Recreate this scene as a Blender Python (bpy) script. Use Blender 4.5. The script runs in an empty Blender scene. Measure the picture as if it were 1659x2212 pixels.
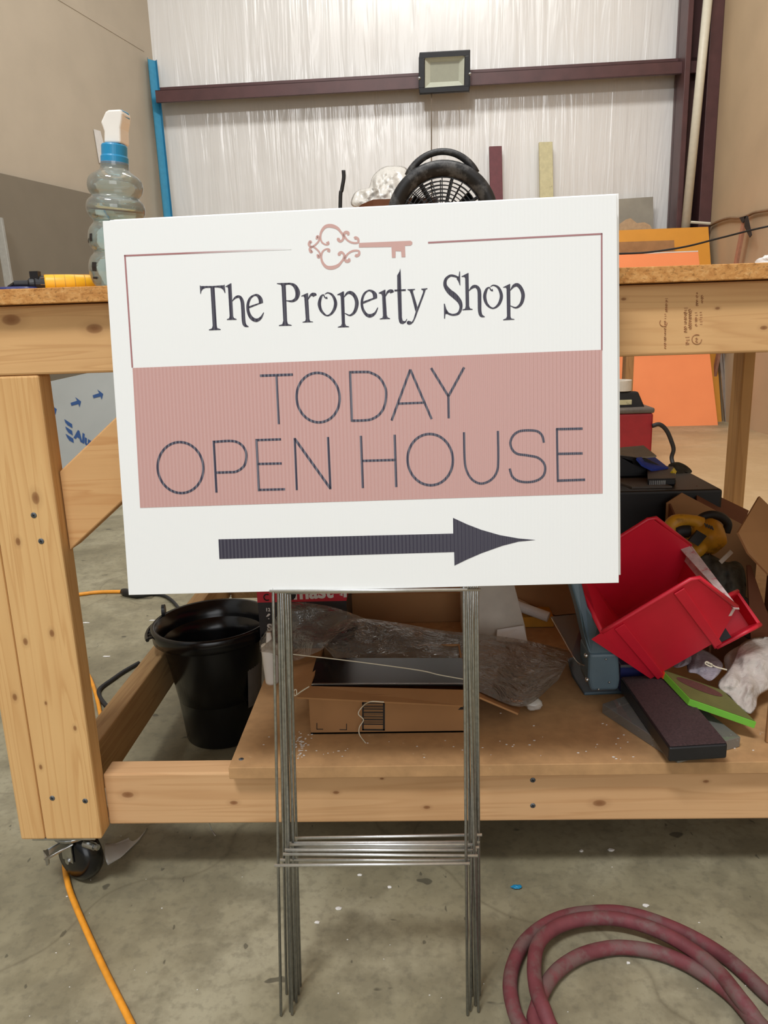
import bpy, bmesh, math, random
from mathutils import Vector, Matrix, noise
random.seed(7)
V = Vector
scene = bpy.context.scene
COL = scene.collection

# ---------------------------------------------------------------- camera
W_PX, H_PX, F_PX = 1659, 2212, 1661.0
CAM_H, PITCH, YAW, ROLL = 0.8653134, 0.2396798, 0.0388384, 0.0328236
fw = V((-math.sin(YAW)*math.cos(PITCH), math.cos(YAW)*math.cos(PITCH), -math.sin(PITCH)))
rt = V((math.cos(YAW), math.sin(YAW), 0)); dn = fw.cross(rt)
RT = rt*math.cos(ROLL)+dn*math.sin(ROLL); DN = -rt*math.sin(ROLL)+dn*math.cos(ROLL)
EYE = V((0, 0, CAM_H))
cd = bpy.data.cameras.new('camera'); cam = bpy.data.objects.new('camera', cd); COL.objects.link(cam)
M3 = Matrix((RT, -DN, -fw)).transposed()
cam.matrix_world = Matrix.Translation(EYE) @ M3.to_4x4()
cd.sensor_fit = 'HORIZONTAL'; cd.sensor_width = 36.0; cd.lens = 36.0*F_PX/W_PX
cd.clip_start = 0.02; cd.clip_end = 100
scene.camera = cam

# ---------------------------------------------------------------- world, lamps, exposure
world = bpy.data.worlds.new('daylight'); scene.world = world; world.use_nodes = True
bg = world.node_tree.nodes['Background']; wt = world.node_tree
tc = wt.nodes.new('ShaderNodeTexCoord'); sp_ = wt.nodes.new('ShaderNodeSeparateXYZ'); wr = wt.nodes.new('ShaderNodeValToRGB')
wt.links.new(tc.outputs['Generated'], sp_.inputs[0]); wt.links.new(sp_.outputs[2], wr.inputs[0]); wt.links.new(wr.outputs[0], bg.inputs[0])
wr.color_ramp.elements[0].position = 0.05; wr.color_ramp.elements[0].color = (.245, .244, .238, 1)
wr.color_ramp.elements[1].position = 0.75; wr.color_ramp.elements[1].color = (1.0, .995, .98, 1)
bg.inputs[1].default_value = 0.62
def area(name, loc, target, sx, sy, power, col=(1, 1, 1)):
    l = bpy.data.lights.new(name, 'AREA'); l.shape = 'RECTANGLE'; l.size = sx; l.size_y = sy
    l.energy = power; l.color = col
    o = bpy.data.objects.new(name, l); COL.objects.link(o); o.location = loc
    o.rotation_euler = (V(target)-V(loc)).to_track_quat('-Z', 'Y').to_euler()
    return o
area('high_bay_lamp', (-1.1, -1.2, 4.8), (0, 1.0, 0.4), 1.3, 0.5, 155, (1, 1, 1))
area('high_bay_lamp_rear', (0.1, 4.0, 5.0), (0.1, 5.4, 0.0), 2.6, 0.6, 128, (1, 0.97, 0.93))
area('open_bay_door', (0.9, -5.2, 2.0), (0, 1.5, 0.9), 3.6, 3.2, 85, (0.97, 0.985, 1))
scene.view_settings.view_transform = 'Standard'; scene.view_settings.look = 'None'
scene.view_settings.exposure = 0.0; scene.view_settings.gamma = 1.0
scene.view_settings.use_curve_mapping = False

# ---------------------------------------------------------------- measuring helpers
def ray(x, y): return RT*((x-829.5)/F_PX) + DN*((y-1106.0)/F_PX) + fw
def at(x, y, Y):                       # the point seen at (x, y) that is Y metres in front
    d = ray(x, y); return EYE + d*(Y/d.y)
def onz(x, y, z=0.0):                  # the point seen at (x, y) that lies at height z
    d = ray(x, y); return EYE + d*((z-EYE.z)/d.z)
def onpl(x, y, P, n):                  # the point seen at (x, y) on a plane
    d = ray(x, y); return EYE + d*((V(P)-EYE).dot(n)/d.dot(n))

# ---------------------------------------------------------------- mesh helper
class MB:
    def __init__(s): s.v = []; s.f = []
    def add(s, vs, fs):
        b = len(s.v); s.v += [V(p) for p in vs]; s.f += [tuple(i+b for i in f) for f in fs]; return s
    def obox(s, o, a, b, c):
        o, a, b, c = V(o), V(a), V(b), V(c)
        return s.add([o, o+a, o+a+b, o+b, o+c, o+a+c, o+a+b+c, o+b+c],
                     [(0, 3, 2, 1), (4, 5, 6, 7), (0, 1, 5, 4), (1, 2, 6, 5), (2, 3, 7, 6), (3, 0, 4, 7)])
    def box(s, x0, x1, y0, y1, z0, z1):
        return s.obox((x0, y0, z0), (x1-x0, 0, 0), (0, y1-y0, 0), (0, 0, z1-z0))
    def prism(s, poly, vec):
        n = len(poly); vec = V(vec); p = [V(q) for q in poly]
        return s.add(p+[q+vec for q in p], [tuple(range(n)), tuple(range(2*n-1, n-1, -1))] +
                     [(i, (i+1) % n, (i+1) % n+n, i+n) for i in range(n)])
    def board(s, quad, t):               # flat piece with thickness t going away from the eye
        q = [V(p) for p in quad]; n = (q[1]-q[0]).cross(q[2]-q[0]).normalized()
        if n.dot(q[0]-EYE) < 0: n = -n
        return s.prism(q, n*t)
    def tube(s, pts, r, n=8, closed=False):
        P = [V(p) for p in pts]; m = len(P); rr = r if isinstance(r, (list, tuple)) else [r]*m
        T = []
        for i in range(m):
            a = P[(i-1) % m] if (closed or i) else P[0]; b = P[(i+1) % m] if (closed or i < m-1) else P[-1]
            T.append((b-a).normalized())
        up = V((0, 0, 1)) if abs(T[0].z) < .9 else V((1, 0, 0))
        N = T[0].cross(up).normalized(); vs = []; fs = []
        for i in range(m):
            N = (N - T[i]*N.dot(T[i])).normalized(); B = T[i].cross(N)
            for k in range(n):
                a = 2*math.pi*k/n; vs.append(P[i]+(N*math.cos(a)+B*math.sin(a))*rr[i])
        for i in range(m if closed else m-1):
            j = (i+1) % m
            for k in range(n): fs.append((i*n+k, i*n+(k+1) % n, j*n+(k+1) % n, j*n+k))
        if not closed: fs += [tuple(range(n-1, -1, -1)), tuple((m-1)*n+k for k in range(n))]
        return s.add(vs, fs)
    def lathe(s, prof, o, n=32, ax=None, cap=True, a0=0, a1=2*math.pi):
        o = V(o); Z = V(ax).normalized() if ax else V((0, 0, 1))
        X = Z.orthogonal().normalized() if ax else V((1, 0, 0)); Y = Z.cross(X)
        full = abs(a1-a0-2*math.pi) < 1e-6; m = n if full else n+1; vs = []; fs = []
        for r, z in prof:
            for k in range(m):
                a = a0+(a1-a0)*k/n; vs.append(o+Z*z+(X*math.cos(a)+Y*math.sin(a))*r)
        for i in range(len(prof)-1):
            for k in range(n):
                k2 = (k+1) % m; fs.append((i*m+k, i*m+k2, (i+1)*m+k2, (i+1)*m+k))
        if cap and full: fs += [tuple(range(m-1, -1, -1)), tuple((len(prof)-1)*m+k for k in range(m))]
        return s.add(vs, fs)
    def cyl(s, o, ax, r, h, n=24): return s.lathe([(r, 0), (r, h)], o, n, ax)
    def grid(s, nu, nv, fn, wrap=False):
        b = len(s.v); vs = [fn(i/(nu-1), j/(nv-1)) for j in range(nv) for i in range(nu)]; fs = []
        for j in range(nv-1):
            for i in range(nu-1): fs.append((j*nu+i, j*nu+i+1, (j+1)*nu+i+1, (j+1)*nu+i))
        return s.add(vs, fs)
    def blob(s, c, rad, amp=.15, freq=2.2, seed=0, rot=None, nu=28, nv=18):
        c = V(c); R = Matrix.Rotation(rot[0], 3, rot[1]) if rot else Matrix.Identity(3)
        vs = []; fs = []
        for j in range(nv+1):
            th = math.pi*j/nv
            for i in range(nu):
                ph = 2*math.pi*i/nu
                d = V((math.sin(th)*math.cos(ph), math.sin(th)*math.sin(ph), math.cos(th)))
                k = 1+amp*noise.noise(d*freq+V((seed*7.1, seed*3.3, seed)))+amp*.5*noise.noise(d*freq*2.7+V((seed, 5, 9)))
                vs.append(c+R @ V((d.x*rad[0]*k, d.y*rad[1]*k, d.z*rad[2]*k)))
        for j in range(nv):
            for i in range(nu): fs.append((j*nu+i, j*nu+(i+1) % nu, (j+1)*nu+(i+1) % nu, (j+1)*nu+i))
        return s.add(vs, fs)
    def build(s, name, mat, parent=None, smooth=False, bevel=0, seg=2, solid=0, thing=None, merge=True):
        if parent is not None: org = ORG[parent.name]
        else:
            xs = [p.x for p in s.v]; ys = [p.y for p in s.v]; zs = [p.z for p in s.v]
            org = V(((min(xs)+max(xs))/2, (min(ys)+max(ys))/2, min(zs)))
        me = bpy.data.meshes.new(name); me.from_pydata([p-org for p in s.v], [], s.f)
        bm = bmesh.new(); bm.from_mesh(me)
        if merge: bmesh.ops.remove_doubles(bm, verts=bm.verts, dist=1e-6)
        bmesh.ops.recalc_face_normals(bm, faces=bm.faces); bm.to_mesh(me); bm.free()
        o = bpy.data.objects.new(name, me); COL.objects.link(o); me.materials.append(mat)
        if smooth: me.polygons.foreach_set('use_smooth', [True]*len(me.polygons))
        if parent is not None: o.parent = parent
        else: o.location = org
        ORG[o.name] = org
        if solid:
            m = o.modifiers.new('thickness', 'SOLIDIFY'); m.thickness = solid; m.offset = 0
        if bevel:
            m = o.modifiers.new('bevel', 'BEVEL'); m.width = bevel; m.segments = seg; m.limit_method = 'ANGLE'; m.angle_limit = .6
            m.harden_normals = False
        if thing: tag(o, *thing)
        return o
ORG = {}
def tag(o, label, cat, group=None, kind=None):
    o['label'] = label; o['category'] = cat
    if group: o['group'] = group
    if kind: o['kind'] = kind
    return o
def thing(name, loc, label, cat, group=None):
    o = bpy.data.objects.new(name, None); COL.objects.link(o); o.location = V(loc); o.empty_display_size = .05
    ORG[o.name] = V(loc); return tag(o, label, cat, group)
def struct(o): o['kind'] = 'structure'; return o
def cat_rom(pts, n=8, closed=False):
    P = [V(p) if len(p) == 3 else V((p[0], p[1], 0)) for p in pts]; out = []; m = len(P)
    for i in range(m if closed else m-1):
        p0 = P[(i-1) % m] if (closed or i) else P[0]*2-P[1]; p1 = P[i]; p2 = P[(i+1) % m]
        p3 = P[(i+2) % m] if (closed or i+2 < m) else P[-1]*2-P[-2]
        for k in range(n):
            t = k/n
            out.append(.5*((2*p1)+(p2-p0)*t+(2*p0-5*p1+4*p2-p3)*t*t+(3*p1-p0-3*p2+p3)*t**3))
    if not closed: out.append(P[-1].copy())
    return out
def pillow(mb, outline, Y0, Y1, bulge, folds=.006, fr=26, seed=0, rings=10, n=5):
    O = cat_rom([(x, y) for x, y in outline], n, True); cx = sum(p.x for p in O)/len(O); cy = sum(p.y for p in O)/len(O)
    ys = [p.y for p in O]; y0, y1 = min(ys), max(ys); k = len(O)
    for sd in (1, -.5):
        vs = []; fs = []
        for r_ in range(rings+1):
            q = r_/rings
            for p in O:
                x, y = cx+(p.x-cx)*q, cy+(p.y-cy)*q; P = at(x, y, Y0+(Y1-Y0)*(y-y0)/(y1-y0)); d = (EYE-P).normalized()
                f = noise.noise(V((x/fr+seed, y/fr*.55, seed)))*folds+noise.noise(V((x/fr*2.3, y/fr*1.6, seed+3)))*folds*.4
                vs.append(P+d*((bulge*(1-q**2.6)+f*(1-q**6))*sd))
        for r_ in range(rings):
            for i in range(k): fs.append((r_*k+i, r_*k+(i+1) % k, (r_+1)*k+(i+1) % k, (r_+1)*k+i))
        mb.add(vs, fs)
    return mb
def text_mesh(mb, body, P, u, v, size, bold=0.0, align='LEFT', off=V((0, 0, 0)), sx=1.0):
    cu = bpy.data.curves.new('lettering', 'FONT'); cu.body = body; cu.size = size; cu.offset = bold; cu.align_x = align
    o = bpy.data.objects.new('lettering_tmp', cu); COL.objects.link(o); bpy.context.view_layer.update()
    me = o.evaluated_get(bpy.context.evaluated_depsgraph_get()).to_mesh()
    mb.add([V(P)+V(u)*p.co.x*sx+V(v)*p.co.y+off for p in me.vertices], [tuple(p.vertices) for p in me.polygons])
    o.to_mesh_clear(); bpy.data.objects.remove(o); bpy.data.curves.remove(cu)

# ---------------------------------------------------------------- materials
def lin(c): return tuple((x/255/12.92 if x/255 <= .04045 else ((x/255+.055)/1.055)**2.4) for x in c)+(1,)
class NT:
    def __init__(s, name):
        s.m = bpy.data.materials.new(name); s.m.use_nodes = True; s.t = s.m.node_tree; s.n = s.t.nodes
        s.p = s.n['Principled BSDF']; s.out = s.n['Material Output']; s._c = None
    def new(s, typ, **kw):
        n = s.n.new(typ)
        for k, v in kw.items(): setattr(n, k, v)
        return n
    def link(s, a, b): s.t.links.new(a, b)
    def coord(s, scale=(1, 1, 1), loc=(0, 0, 0), rot=(0, 0, 0)):
        if s._c is None: s._c = s.new('ShaderNodeTexCoord')
        mp = s.new('ShaderNodeMapping'); mp.inputs['Scale'].default_value = scale; mp.inputs['Location'].default_value = loc
        mp.inputs['Rotation'].default_value = rot
        s.link(s._c.outputs['Object'], mp.inputs[0]); return mp.outputs[0]
    def noise(s, vec, scale, detail=4, rough=.55, dist=0):
        n = s.new('ShaderNodeTexNoise'); n.inputs['Scale'].default_value = scale; n.inputs['Detail'].default_value = detail
        n.inputs['Roughness'].default_value = rough; n.inputs['Distortion'].default_value = dist
        s.link(vec, n.inputs['Vector']); return n.outputs['Fac']
    def ramp(s, fac, stops):
        r = s.new('ShaderNodeValToRGB'); e = r.color_ramp.elements
        while len(e) < len(stops): e.new(.5)
        for el, (p, c) in zip(e, stops): el.position = p; el.color = c if isinstance(c, tuple) else (c, c, c, 1)
        s.link(fac, r.inputs[0]); return r.outputs[0]
    def mix(s, fac, a, b, mode='MIX'):
        m = s.new('ShaderNodeMix', data_type='RGBA', blend_type=mode)
        for i, x in ((0, fac), (6, a), (7, b)):
            if hasattr(x, 'links'): s.link(x, m.inputs[i])
            else: m.inputs[i].default_value = x
        return m.outputs[2]
    def math(s, op, a, b=0.0, c=None):
        m = s.new('ShaderNodeMath', operation=op)
        for i, x in ((0, a), (1, b), (2, c)):
            if x is None: continue
            if hasattr(x, 'links'): s.link(x, m.inputs[i])
            else: m.inputs[i].default_value = x
        return m.outputs[0]
    def bump(s, h, strength=.3, dist=.01):
        b = s.new('ShaderNodeBump'); b.inputs['Strength'].default_value = strength; b.inputs['Distance'].default_value = dist
        s.link(h, b.inputs['Height']); s.link(b.outputs[0], s.p.inputs['Normal'])
    def set(s, col=None, rough=.5, metal=0, spec=.5):
        if col is not None:
            if hasattr(col, 'links'): s.link(col, s.p.inputs['Base Color'])
            else: s.p.inputs['Base Color'].default_value = col
        s.p.inputs['Roughness'].default_value = rough; s.p.inputs['Metallic'].default_value = metal
        s.p.inputs['Specular IOR Level'].default_value = spec; return s
def plain(name, rgb, rough=.5, metal=0, spec=.5, var=.08, scale=30, bump=0, dirt=None):
    t = NT(name); c = lin(rgb); co = t.coord()
    f = t.noise(co, scale, 4)
    dark = tuple(x*(1-var*2) for x in c[:3])+(1,); lite = tuple(min(1, x*(1+var)) for x in c[:3])+(1,)
    col = t.ramp(f, [(.3, dark), (.7, lite)])
    if dirt:
        g = t.ramp(t.noise(co, dirt[1], 6, .65), [(dirt[2], 0.0), (dirt[2]+.12, 1.0)])
        col = t.mix(g, col, lin(dirt[0]))
    t.set(col, rough, metal, spec)
    if bump: t.bump(t.noise(co, scale*3, 3), bump, .004)
    return t.m
def wood(name, base, dark, axis, org, knots=(), plane='xz', grain=1.0, seed=0.0):
    t = NT(name); long = {'x': (1.2, 26, 26), 'y': (26, 1.2, 26), 'z': (26, 26, 1.2)}[axis]
    co = t.coord(tuple(v*grain for v in long), (seed, seed*.7, seed*1.3))
    n1 = t.noise(co, 1.0, 3, .5, .6)
    w = t.math('FRACT', t.math('MULTIPLY', n1, 9.0))
    ring = t.ramp(w, [(0, .0), (.55, .25), (.85, 1.0), (1, .1)])
    fine = t.noise(t.coord(tuple(v*5 for v in long)), 1.0, 3, .6)
    big = t.noise(t.coord((5, 5, 5), (seed, 0, 0)), 1.0, 2)
    c0 = lin(base); c1 = lin(dark)
    col = t.mix(t.math('MULTIPLY', ring, .55), c0, c1)
    col = t.mix(t.math('MULTIPLY', fine, .30), col, lin([min(255, x*1.06) for x in base]))
    col = t.mix(t.math('MULTIPLY', t.ramp(big, [(.4, 0.), (.75, 1.)]), .25), col, c1)
    for (kx, ky, kz, kr) in knots:
        l = V((kx, ky, kz))-org
        s_ = t.new('ShaderNodeVectorMath', operation='SUBTRACT'); t.link(t._c.outputs['Object'], s_.inputs[0]); s_.inputs[1].default_value = l
        sq = t.new('ShaderNodeVectorMath', operation='MULTIPLY'); t.link(s_.outputs[0], sq.inputs[0])
        sq.inputs[1].default_value = (.55, .2, 1) if axis == 'x' else (1, .2, .6)
        ln = t.new('ShaderNodeVectorMath', operation='LENGTH'); t.link(sq.outputs[0], ln.inputs[0])
        d = t.math('DIVIDE', ln.outputs[1], kr)
        m2 = t.ramp(t.math('MULTIPLY', d, .25), [(.06, 1.0), (.18, .8), (.24, .22), (.5, 0.0)])
        col = t.mix(t.math('MULTIPLY', m2, .85), col, lin((128, 80, 44)))
    t.set(col, .62, 0, .3); t.bump(fine, .12, .002); return t.m
def film(name, tint, op=.25, rough=.12, wr=40, bump=.6, dist=.01, glossw=.25):
    t = NT(name); tr = t.new('ShaderNodeBsdfTransparent'); tr.inputs[0].default_value = lin(tint)
    df = t.new('ShaderNodeBsdfDiffuse'); df.inputs[0].default_value = lin((215, 212, 205))
    gl = t.new('ShaderNodeBsdfGlossy'); gl.inputs['Roughness'].default_value = rough
    co = t.coord(); b = t.new('ShaderNodeBump'); b.inputs['Strength'].default_value = bump; b.inputs['Distance'].default_value = dist
    t.link(t.noise(co, wr, 4, .6, .8), b.inputs['Height'])
    t.link(b.outputs[0], gl.inputs['Normal']); t.link(b.outputs[0], df.inputs['Normal'])
    m1 = t.new('ShaderNodeMixShader'); m1.inputs[0].default_value = op; t.link(tr.outputs[0], m1.inputs[1]); t.link(df.outputs[0], m1.inputs[2])
    lw = t.new('ShaderNodeFresnel'); lw.inputs[0].default_value = 1.45; t.link(b.outputs[0], lw.inputs['Normal'])
    m2 = t.new('ShaderNodeMixShader'); t.link(t.math('ADD', t.math('MULTIPLY', lw.outputs[0], .8), glossw*.2), m2.inputs[0])
    t.link(m1.outputs[0], m2.inputs[1]); t.link(gl.outputs[0], m2.inputs[2]); t.link(m2.outputs[0], t.out.inputs[0])
    return t.m

MAT = {}
# concrete floor
t = NT('concrete'); co = t.coord()
a = t.noise(co, 2.2, 6, .62, .4); b = t.noise(co, 14, 5, .6); c = t.noise(co, 70, 3, .6)
col = t.ramp(a, [(.28, lin((118, 111, 88))), (.5, lin((146, 139, 114))), (.72, lin((172, 166, 142)))])
col = t.mix(t.math('MULTIPLY', t.ramp(b, [(.40, 1.), (.56, 0.)]), .52), col, lin((112, 106, 86)))
col = t.mix(t.math('MULTIPLY', t.ramp(c, [(.35, 1.), (.5, 0.)]), .3), col, lin((98, 94, 80)))
sp = t.noise(t.coord((1, 1.8, 1), (3, 1, 0)), 17, 2, .4)
col = t.mix(t.math('MULTIPLY', t.ramp(sp, [(.735, 0.), (.755, 1.)]), .7), col, lin((62, 60, 52)))
sp2 = t.noise(t.coord((2.2, 1, 1), (8, 4, 0), (0, 0, .5)), 33, 2, .4)
col = t.mix(t.math('MULTIPLY', t.ramp(sp2, [(.74, 0.), (.76, 1.)]), .6), col, lin((60, 58, 50)))
vo = t.new('ShaderNodeTexVoronoi', feature='DISTANCE_TO_EDGE'); vo.inputs['Scale'].default_value = 1.15
wv = t.new('ShaderNodeVectorMath', operation='ADD'); t.link(co, wv.inputs[0])
nz = t.new('ShaderNodeTexNoise'); nz.inputs['Scale'].default_value = 3.0; t.link(co, nz.inputs['Vector'])
sc = t.new('ShaderNodeVectorMath', operation='SCALE'); t.link(nz.outputs['Color'], sc.inputs[0]); sc.inputs['Scale'].default_value = .35
t.link(sc.outputs[0], wv.inputs[1]); t.link(wv.outputs[0], vo.inputs['Vector'])
col = t.mix(t.math('MULTIPLY', t.ramp(vo.outputs['Distance'], [(.0, 1.), (.006, 0.)]), .4), col, lin((92, 84, 66)))
dsub = t.new('ShaderNodeVectorMath', operation='SUBTRACT'); t.link(t._c.outputs['Object'], dsub.inputs[0]); dsub.inputs[1].default_value = (3.1, 3.3, 0.1)
dl = t.new('ShaderNodeVectorMath', operation='LENGTH'); t.link(dsub.outputs[0], dl.inputs[0])
dm = t.math('ADD', dl.outputs[1], t.math('MULTIPLY', t.noise(t.coord((1, 3, 1)), 1.6, 4, .6), 1.6))
tan_patch = t.ramp(t.math('MULTIPLY', dm, .25), [(.45, 1.), (.8, 0.)])
col = t.mix(t.math('MULTIPLY', tan_patch, .62), col, lin((214, 176, 128)))  # tan tone mixed in around a spot at the back right
t.set(col, .52, 0, .4); t.bump(b, .08, .004); MAT['floor'] = t.m
# insulation wall film
t = NT('white_insulation_film'); co = t.coord()
big = t.noise(co, .9, 3); wr1 = t.noise(t.coord((8, 1, .55)), 1.0, 3, .55, .8); wr2 = t.noise(t.coord((34, 1, 1.6)), 1.0, 3, .6, .6); msk = t.ramp(t.noise(t.coord((2.4, 1, 1.1), (3, 0, 1)), 1.0, 3), [(.42, 0.), (.66, 1.)])
t.set(t.ramp(big, [(.35, lin((226, 225, 222))), (.7, lin((238, 238, 236)))]), .24, 0, .6)
t.bump(t.math('ADD', wr1, t.math('MULTIPLY', t.math('MULTIPLY', wr2, msk), .30)), .36, .05); MAT['film_wall'] = t.m
MAT['wall_tan'] = plain('tan_painted_drywall', (186, 174, 155), .7, var=.03, scale=3, spec=.25)
MAT['wall_right'] = plain('tan_painted_drywall_right', (194, 170, 138), .7, var=.04, scale=2.5, spec=.25)
MAT['steel_red'] = plain('red_oxide_steel', (84, 52, 52), .45, var=.10, scale=8)
MAT['panel_dark'] = plain('dull_taupe_board', (125, 116, 100), .7, var=.03, scale=4)
MAT['white_pvc'] = plain('white_pvc', (222, 216, 196), .4, var=.03)
MAT['black'] = plain('black_plastic', (26, 26, 29), .38, var=.15)
MAT['black_rubber'] = plain('black_rubber', (30, 30, 32), .6, var=.15)
MAT['black_gloss'] = plain('glossy_black_plastic', (15, 16, 18), .22, var=.1)
MAT['dust_black'] = plain('dusty_black_plastic', (30, 31, 34), .5, var=.15, dirt=((88, 88, 88), 9, .5))
MAT['lens'] = plain('frosted_lamp_glass', (196, 200, 184), .25, var=.02)
MAT['zinc'] = plain('zinc_steel', (190, 192, 192), .28, metal=1, var=.1, scale=60)
MAT['wire'] = plain('galvanised_wire', (176, 178, 176), .22, metal=.9, var=.12, scale=200)
MAT['screw'] = plain('dull_zinc_screw', (112, 116, 120), .5, metal=.6, var=.1)
MAT['crossbar'] = plain('galvanised_wire_highlight', (232, 233, 232), .38, metal=.9, var=.05, scale=120)  # paler copy of the stake wire, crossbar highlights put into its colour
MAT['alu'] = plain('aluminium', (200, 202, 205), .3, metal=1, var=.05)
MAT['orange_sheet'] = plain('fluorescent_orange_sheet', (255, 150, 92), .6, var=.02, scale=5)
MAT['amber'] = plain('amber_sheet', (222, 152, 48), .5, var=.03, scale=5)
MAT['kraft'] = plain('kraft_paper', (176, 134, 92), .75, var=.08, scale=14, spec=.2)
MAT['carton'] = plain('brown_cardboard', (164, 122, 82), .8, var=.05, scale=9, spec=.15)
MAT['carton_dark'] = plain('dark_brown_cardboard', (112, 72, 52), .8, var=.06, scale=9, spec=.15)
MAT['maroon_wood'] = plain('maroon_painted_wood', (104, 46, 52), .6, var=.08)
MAT['cream_wood'] = plain('cream_painted_wood', (202, 194, 152), .6, var=.06, dirt=((110, 104, 80), 14, .62))
MAT['grey_board'] = plain('grey_board', (150, 144, 130), .7, var=.08, scale=5)
MAT['blue_strip'] = plain('blue_plastic_strip', (62, 150, 186), .45, var=.04)
MAT['white_plastic'] = plain('white_plastic', (240, 236, 228), .4, var=.02)
MAT['blue_cap'] = plain('blue_plastic', (38, 140, 188), .35, var=.03)
MAT['paper'] = plain('white_paper', (226, 224, 220), .8, var=.03)
MAT['yellow'] = plain('yellow_plastic', (248, 186, 36), .45, var=.05)
MAT['yellow_dirty'] = plain('dirty_yellow_plastic', (206, 150, 34), .5, var=.1, dirt=((110, 80, 30), 18, .58))
MAT['navy'] = plain('navy_plastic', (40, 46, 104), .4, var=.05)
MAT['orange_cord'] = plain('orange_cord', (238, 158, 44), .5, var=.07, scale=50)
MAT['hose'] = plain('maroon_rubber_hose', (118, 58, 64), .7, var=.15, scale=35, dirt=((112, 84, 82), 22, .5))
MAT['red_bin'] = plain('red_plastic', (212, 30, 54), .42, var=.05, scale=12, dirt=((222, 120, 120), 16, .74))
MAT['red_dark'] = plain('red_painted_steel', (150, 24, 34), .4, var=.06)
MAT['paint_smear'] = plain('dried_white_paint', (218, 196, 194), .5, var=.12, scale=60, dirt=((196, 60, 76), 45, .58))
MAT['machine'] = plain('blue_grey_enamel', (84, 104, 116), .42, var=.06, scale=20)
MAT['grit'] = plain('brown_sandpaper', (70, 50, 52), .85, var=.22, scale=320, bump=.5)
MAT['green'] = plain('green_card', (108, 176, 52), .6, var=.04)
MAT['green_dark'] = plain('olive_card', (110, 112, 62), .65, var=.08)
MAT['orange_red'] = plain('red_orange_print', (226, 82, 40), .6, var=.03)
MAT['disc'] = plain('brown_sanding_disc', (100, 60, 54), .85, var=.12, scale=200)
MAT['cloth'] = plain('off_white_cotton', (200, 192, 184), .95, var=.08, scale=60, bump=.5, spec=.1)
MAT['cloth_grey'] = plain('grey_cotton', (158, 152, 162), .95, var=.15, scale=60, bump=.5, spec=.1)
MAT['cloth_dark'] = plain('dark_work_glove', (78, 78, 72), .95, var=.2, scale=50, bump=.5, spec=.1)
MAT['blue_cloth'] = plain('blue_fabric', (48, 72, 176), .8, var=.12)
MAT['taupe_case'] = plain('grey_brown_plastic', (96, 88, 80), .6, var=.12)
MAT['twine'] = plain('cream_twine', (222, 214, 192), .8, var=.05)
MAT['grey_metal'] = plain('grey_painted_metal', (150, 148, 140), .5, var=.06)
MAT['white_box'] = plain('off_white_board', (206, 198, 184), .75, var=.04)
MAT['black_print'] = plain('black_ink', (30, 26, 24), .7, var=.1)
MAT['white_print'] = plain('white_ink', (224, 220, 214), .6, var=.03)
MAT['stamp'] = plain('faded_brown_ink', (176, 126, 84), .75, var=.15, scale=120)
MAT['pale_label'] = plain('grey_label', (120, 112, 106), .6, var=.1)
# particle board
def chip(name, a_, b_, c_, sc):
    t = NT(name); co = t.coord((1, 1, 1.6)); n1 = t.noise(co, sc, 4, .7, .6); n2 = t.noise(co, sc*2.6, 3, .6)
    col = t.ramp(n1, [(.3, lin(a_)), (.52, lin(b_)), (.72, lin(c_))])
    col = t.mix(t.math('MULTIPLY', t.ramp(n2, [(.36, 1.), (.46, 0.)]), .5), col, lin([x*.62 for x in a_]))
    t.set(col, .75, 0, .2); t.bump(n2, .2, .002); return t.m
MAT['mdf'] = chip('particle_board', (176, 118, 62), (206, 150, 88), (226, 178, 118), 75)
MAT['shelf'] = plain('particle_board_shelf', (188, 148, 104), .75, var=.07, scale=45, spec=.2, dirt=((220, 196, 160), 55, .66))
# transparent things
MAT['bag'] = film('clear_polythene', (228, 224, 216), .17, .10, 26, .9, .018, .3)
MAT['bag_white'] = film('cloudy_plastic_wrap', (240, 238, 234), .9, .2, 18, .4, .02, .3)
MAT['scrap_film'] = film('milky_film_scrap', (226, 224, 216), .78, .2, 12, .2, .01, .2)
MAT['acrylic'] = film('clear_acrylic', (222, 226, 222), .22, .04, 5, .05, .002, .35)
MAT['acrylic_brown'] = film('smoked_acrylic', (150, 132, 116), .18, .06, 5, .05, .002, .3)
MAT['bottle'] = film('clear_blue_plastic', (232, 249, 252), .20, .04, 22, .25, .004, .3)
t = NT('bottle_liquid'); t.set(lin((232, 248, 246)), .02, 0, .5); t.p.inputs['Transmission Weight'].default_value = 1.0; t.p.inputs['IOR'].default_value = 1.12; MAT['liquid'] = t.m

# sign print: corrugated plastic with vertical flutes
def flute(name, rgb, rough, strength, spec=.5, fade=None):
    t = NT(name); co = t.coord(); wv = t.new('ShaderNodeTexWave'); wv.bands_direction = 'X'; wv.inputs['Scale'].default_value = 69.0
    wv.inputs['Distortion'].default_value = .25; t.link(co, wv.inputs['Vector'])
    col = lin(rgb)
    if fade:
        sx = t.new('ShaderNodeSeparateXYZ'); t.link(co, sx.inputs[0])
        mr = t.new('ShaderNodeMapRange'); t.link(sx.outputs[0], mr.inputs[0])
        mr.inputs[1].default_value = fade[0]; mr.inputs[2].default_value = fade[1]
        col = t.mix(mr.outputs[0], col, lin((240, 242, 241)))
    t.set(col, rough, 0, spec); t.bump(wv.outputs['Fac'], strength, .0012); return t
MAT['coro'] = flute('white_corrugated_plastic', (240, 242, 241), .45, .05, .35).m
MAT['rose'] = flute('rose_print', (200, 158, 152), .34, .30).m
MAT['navy_print'] = flute('charcoal_navy_print', (60, 57, 71), .34, .30).m
MAT['key_rose'] = flute('rose_key_print', (204, 164, 156), .45, .05).m
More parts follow.
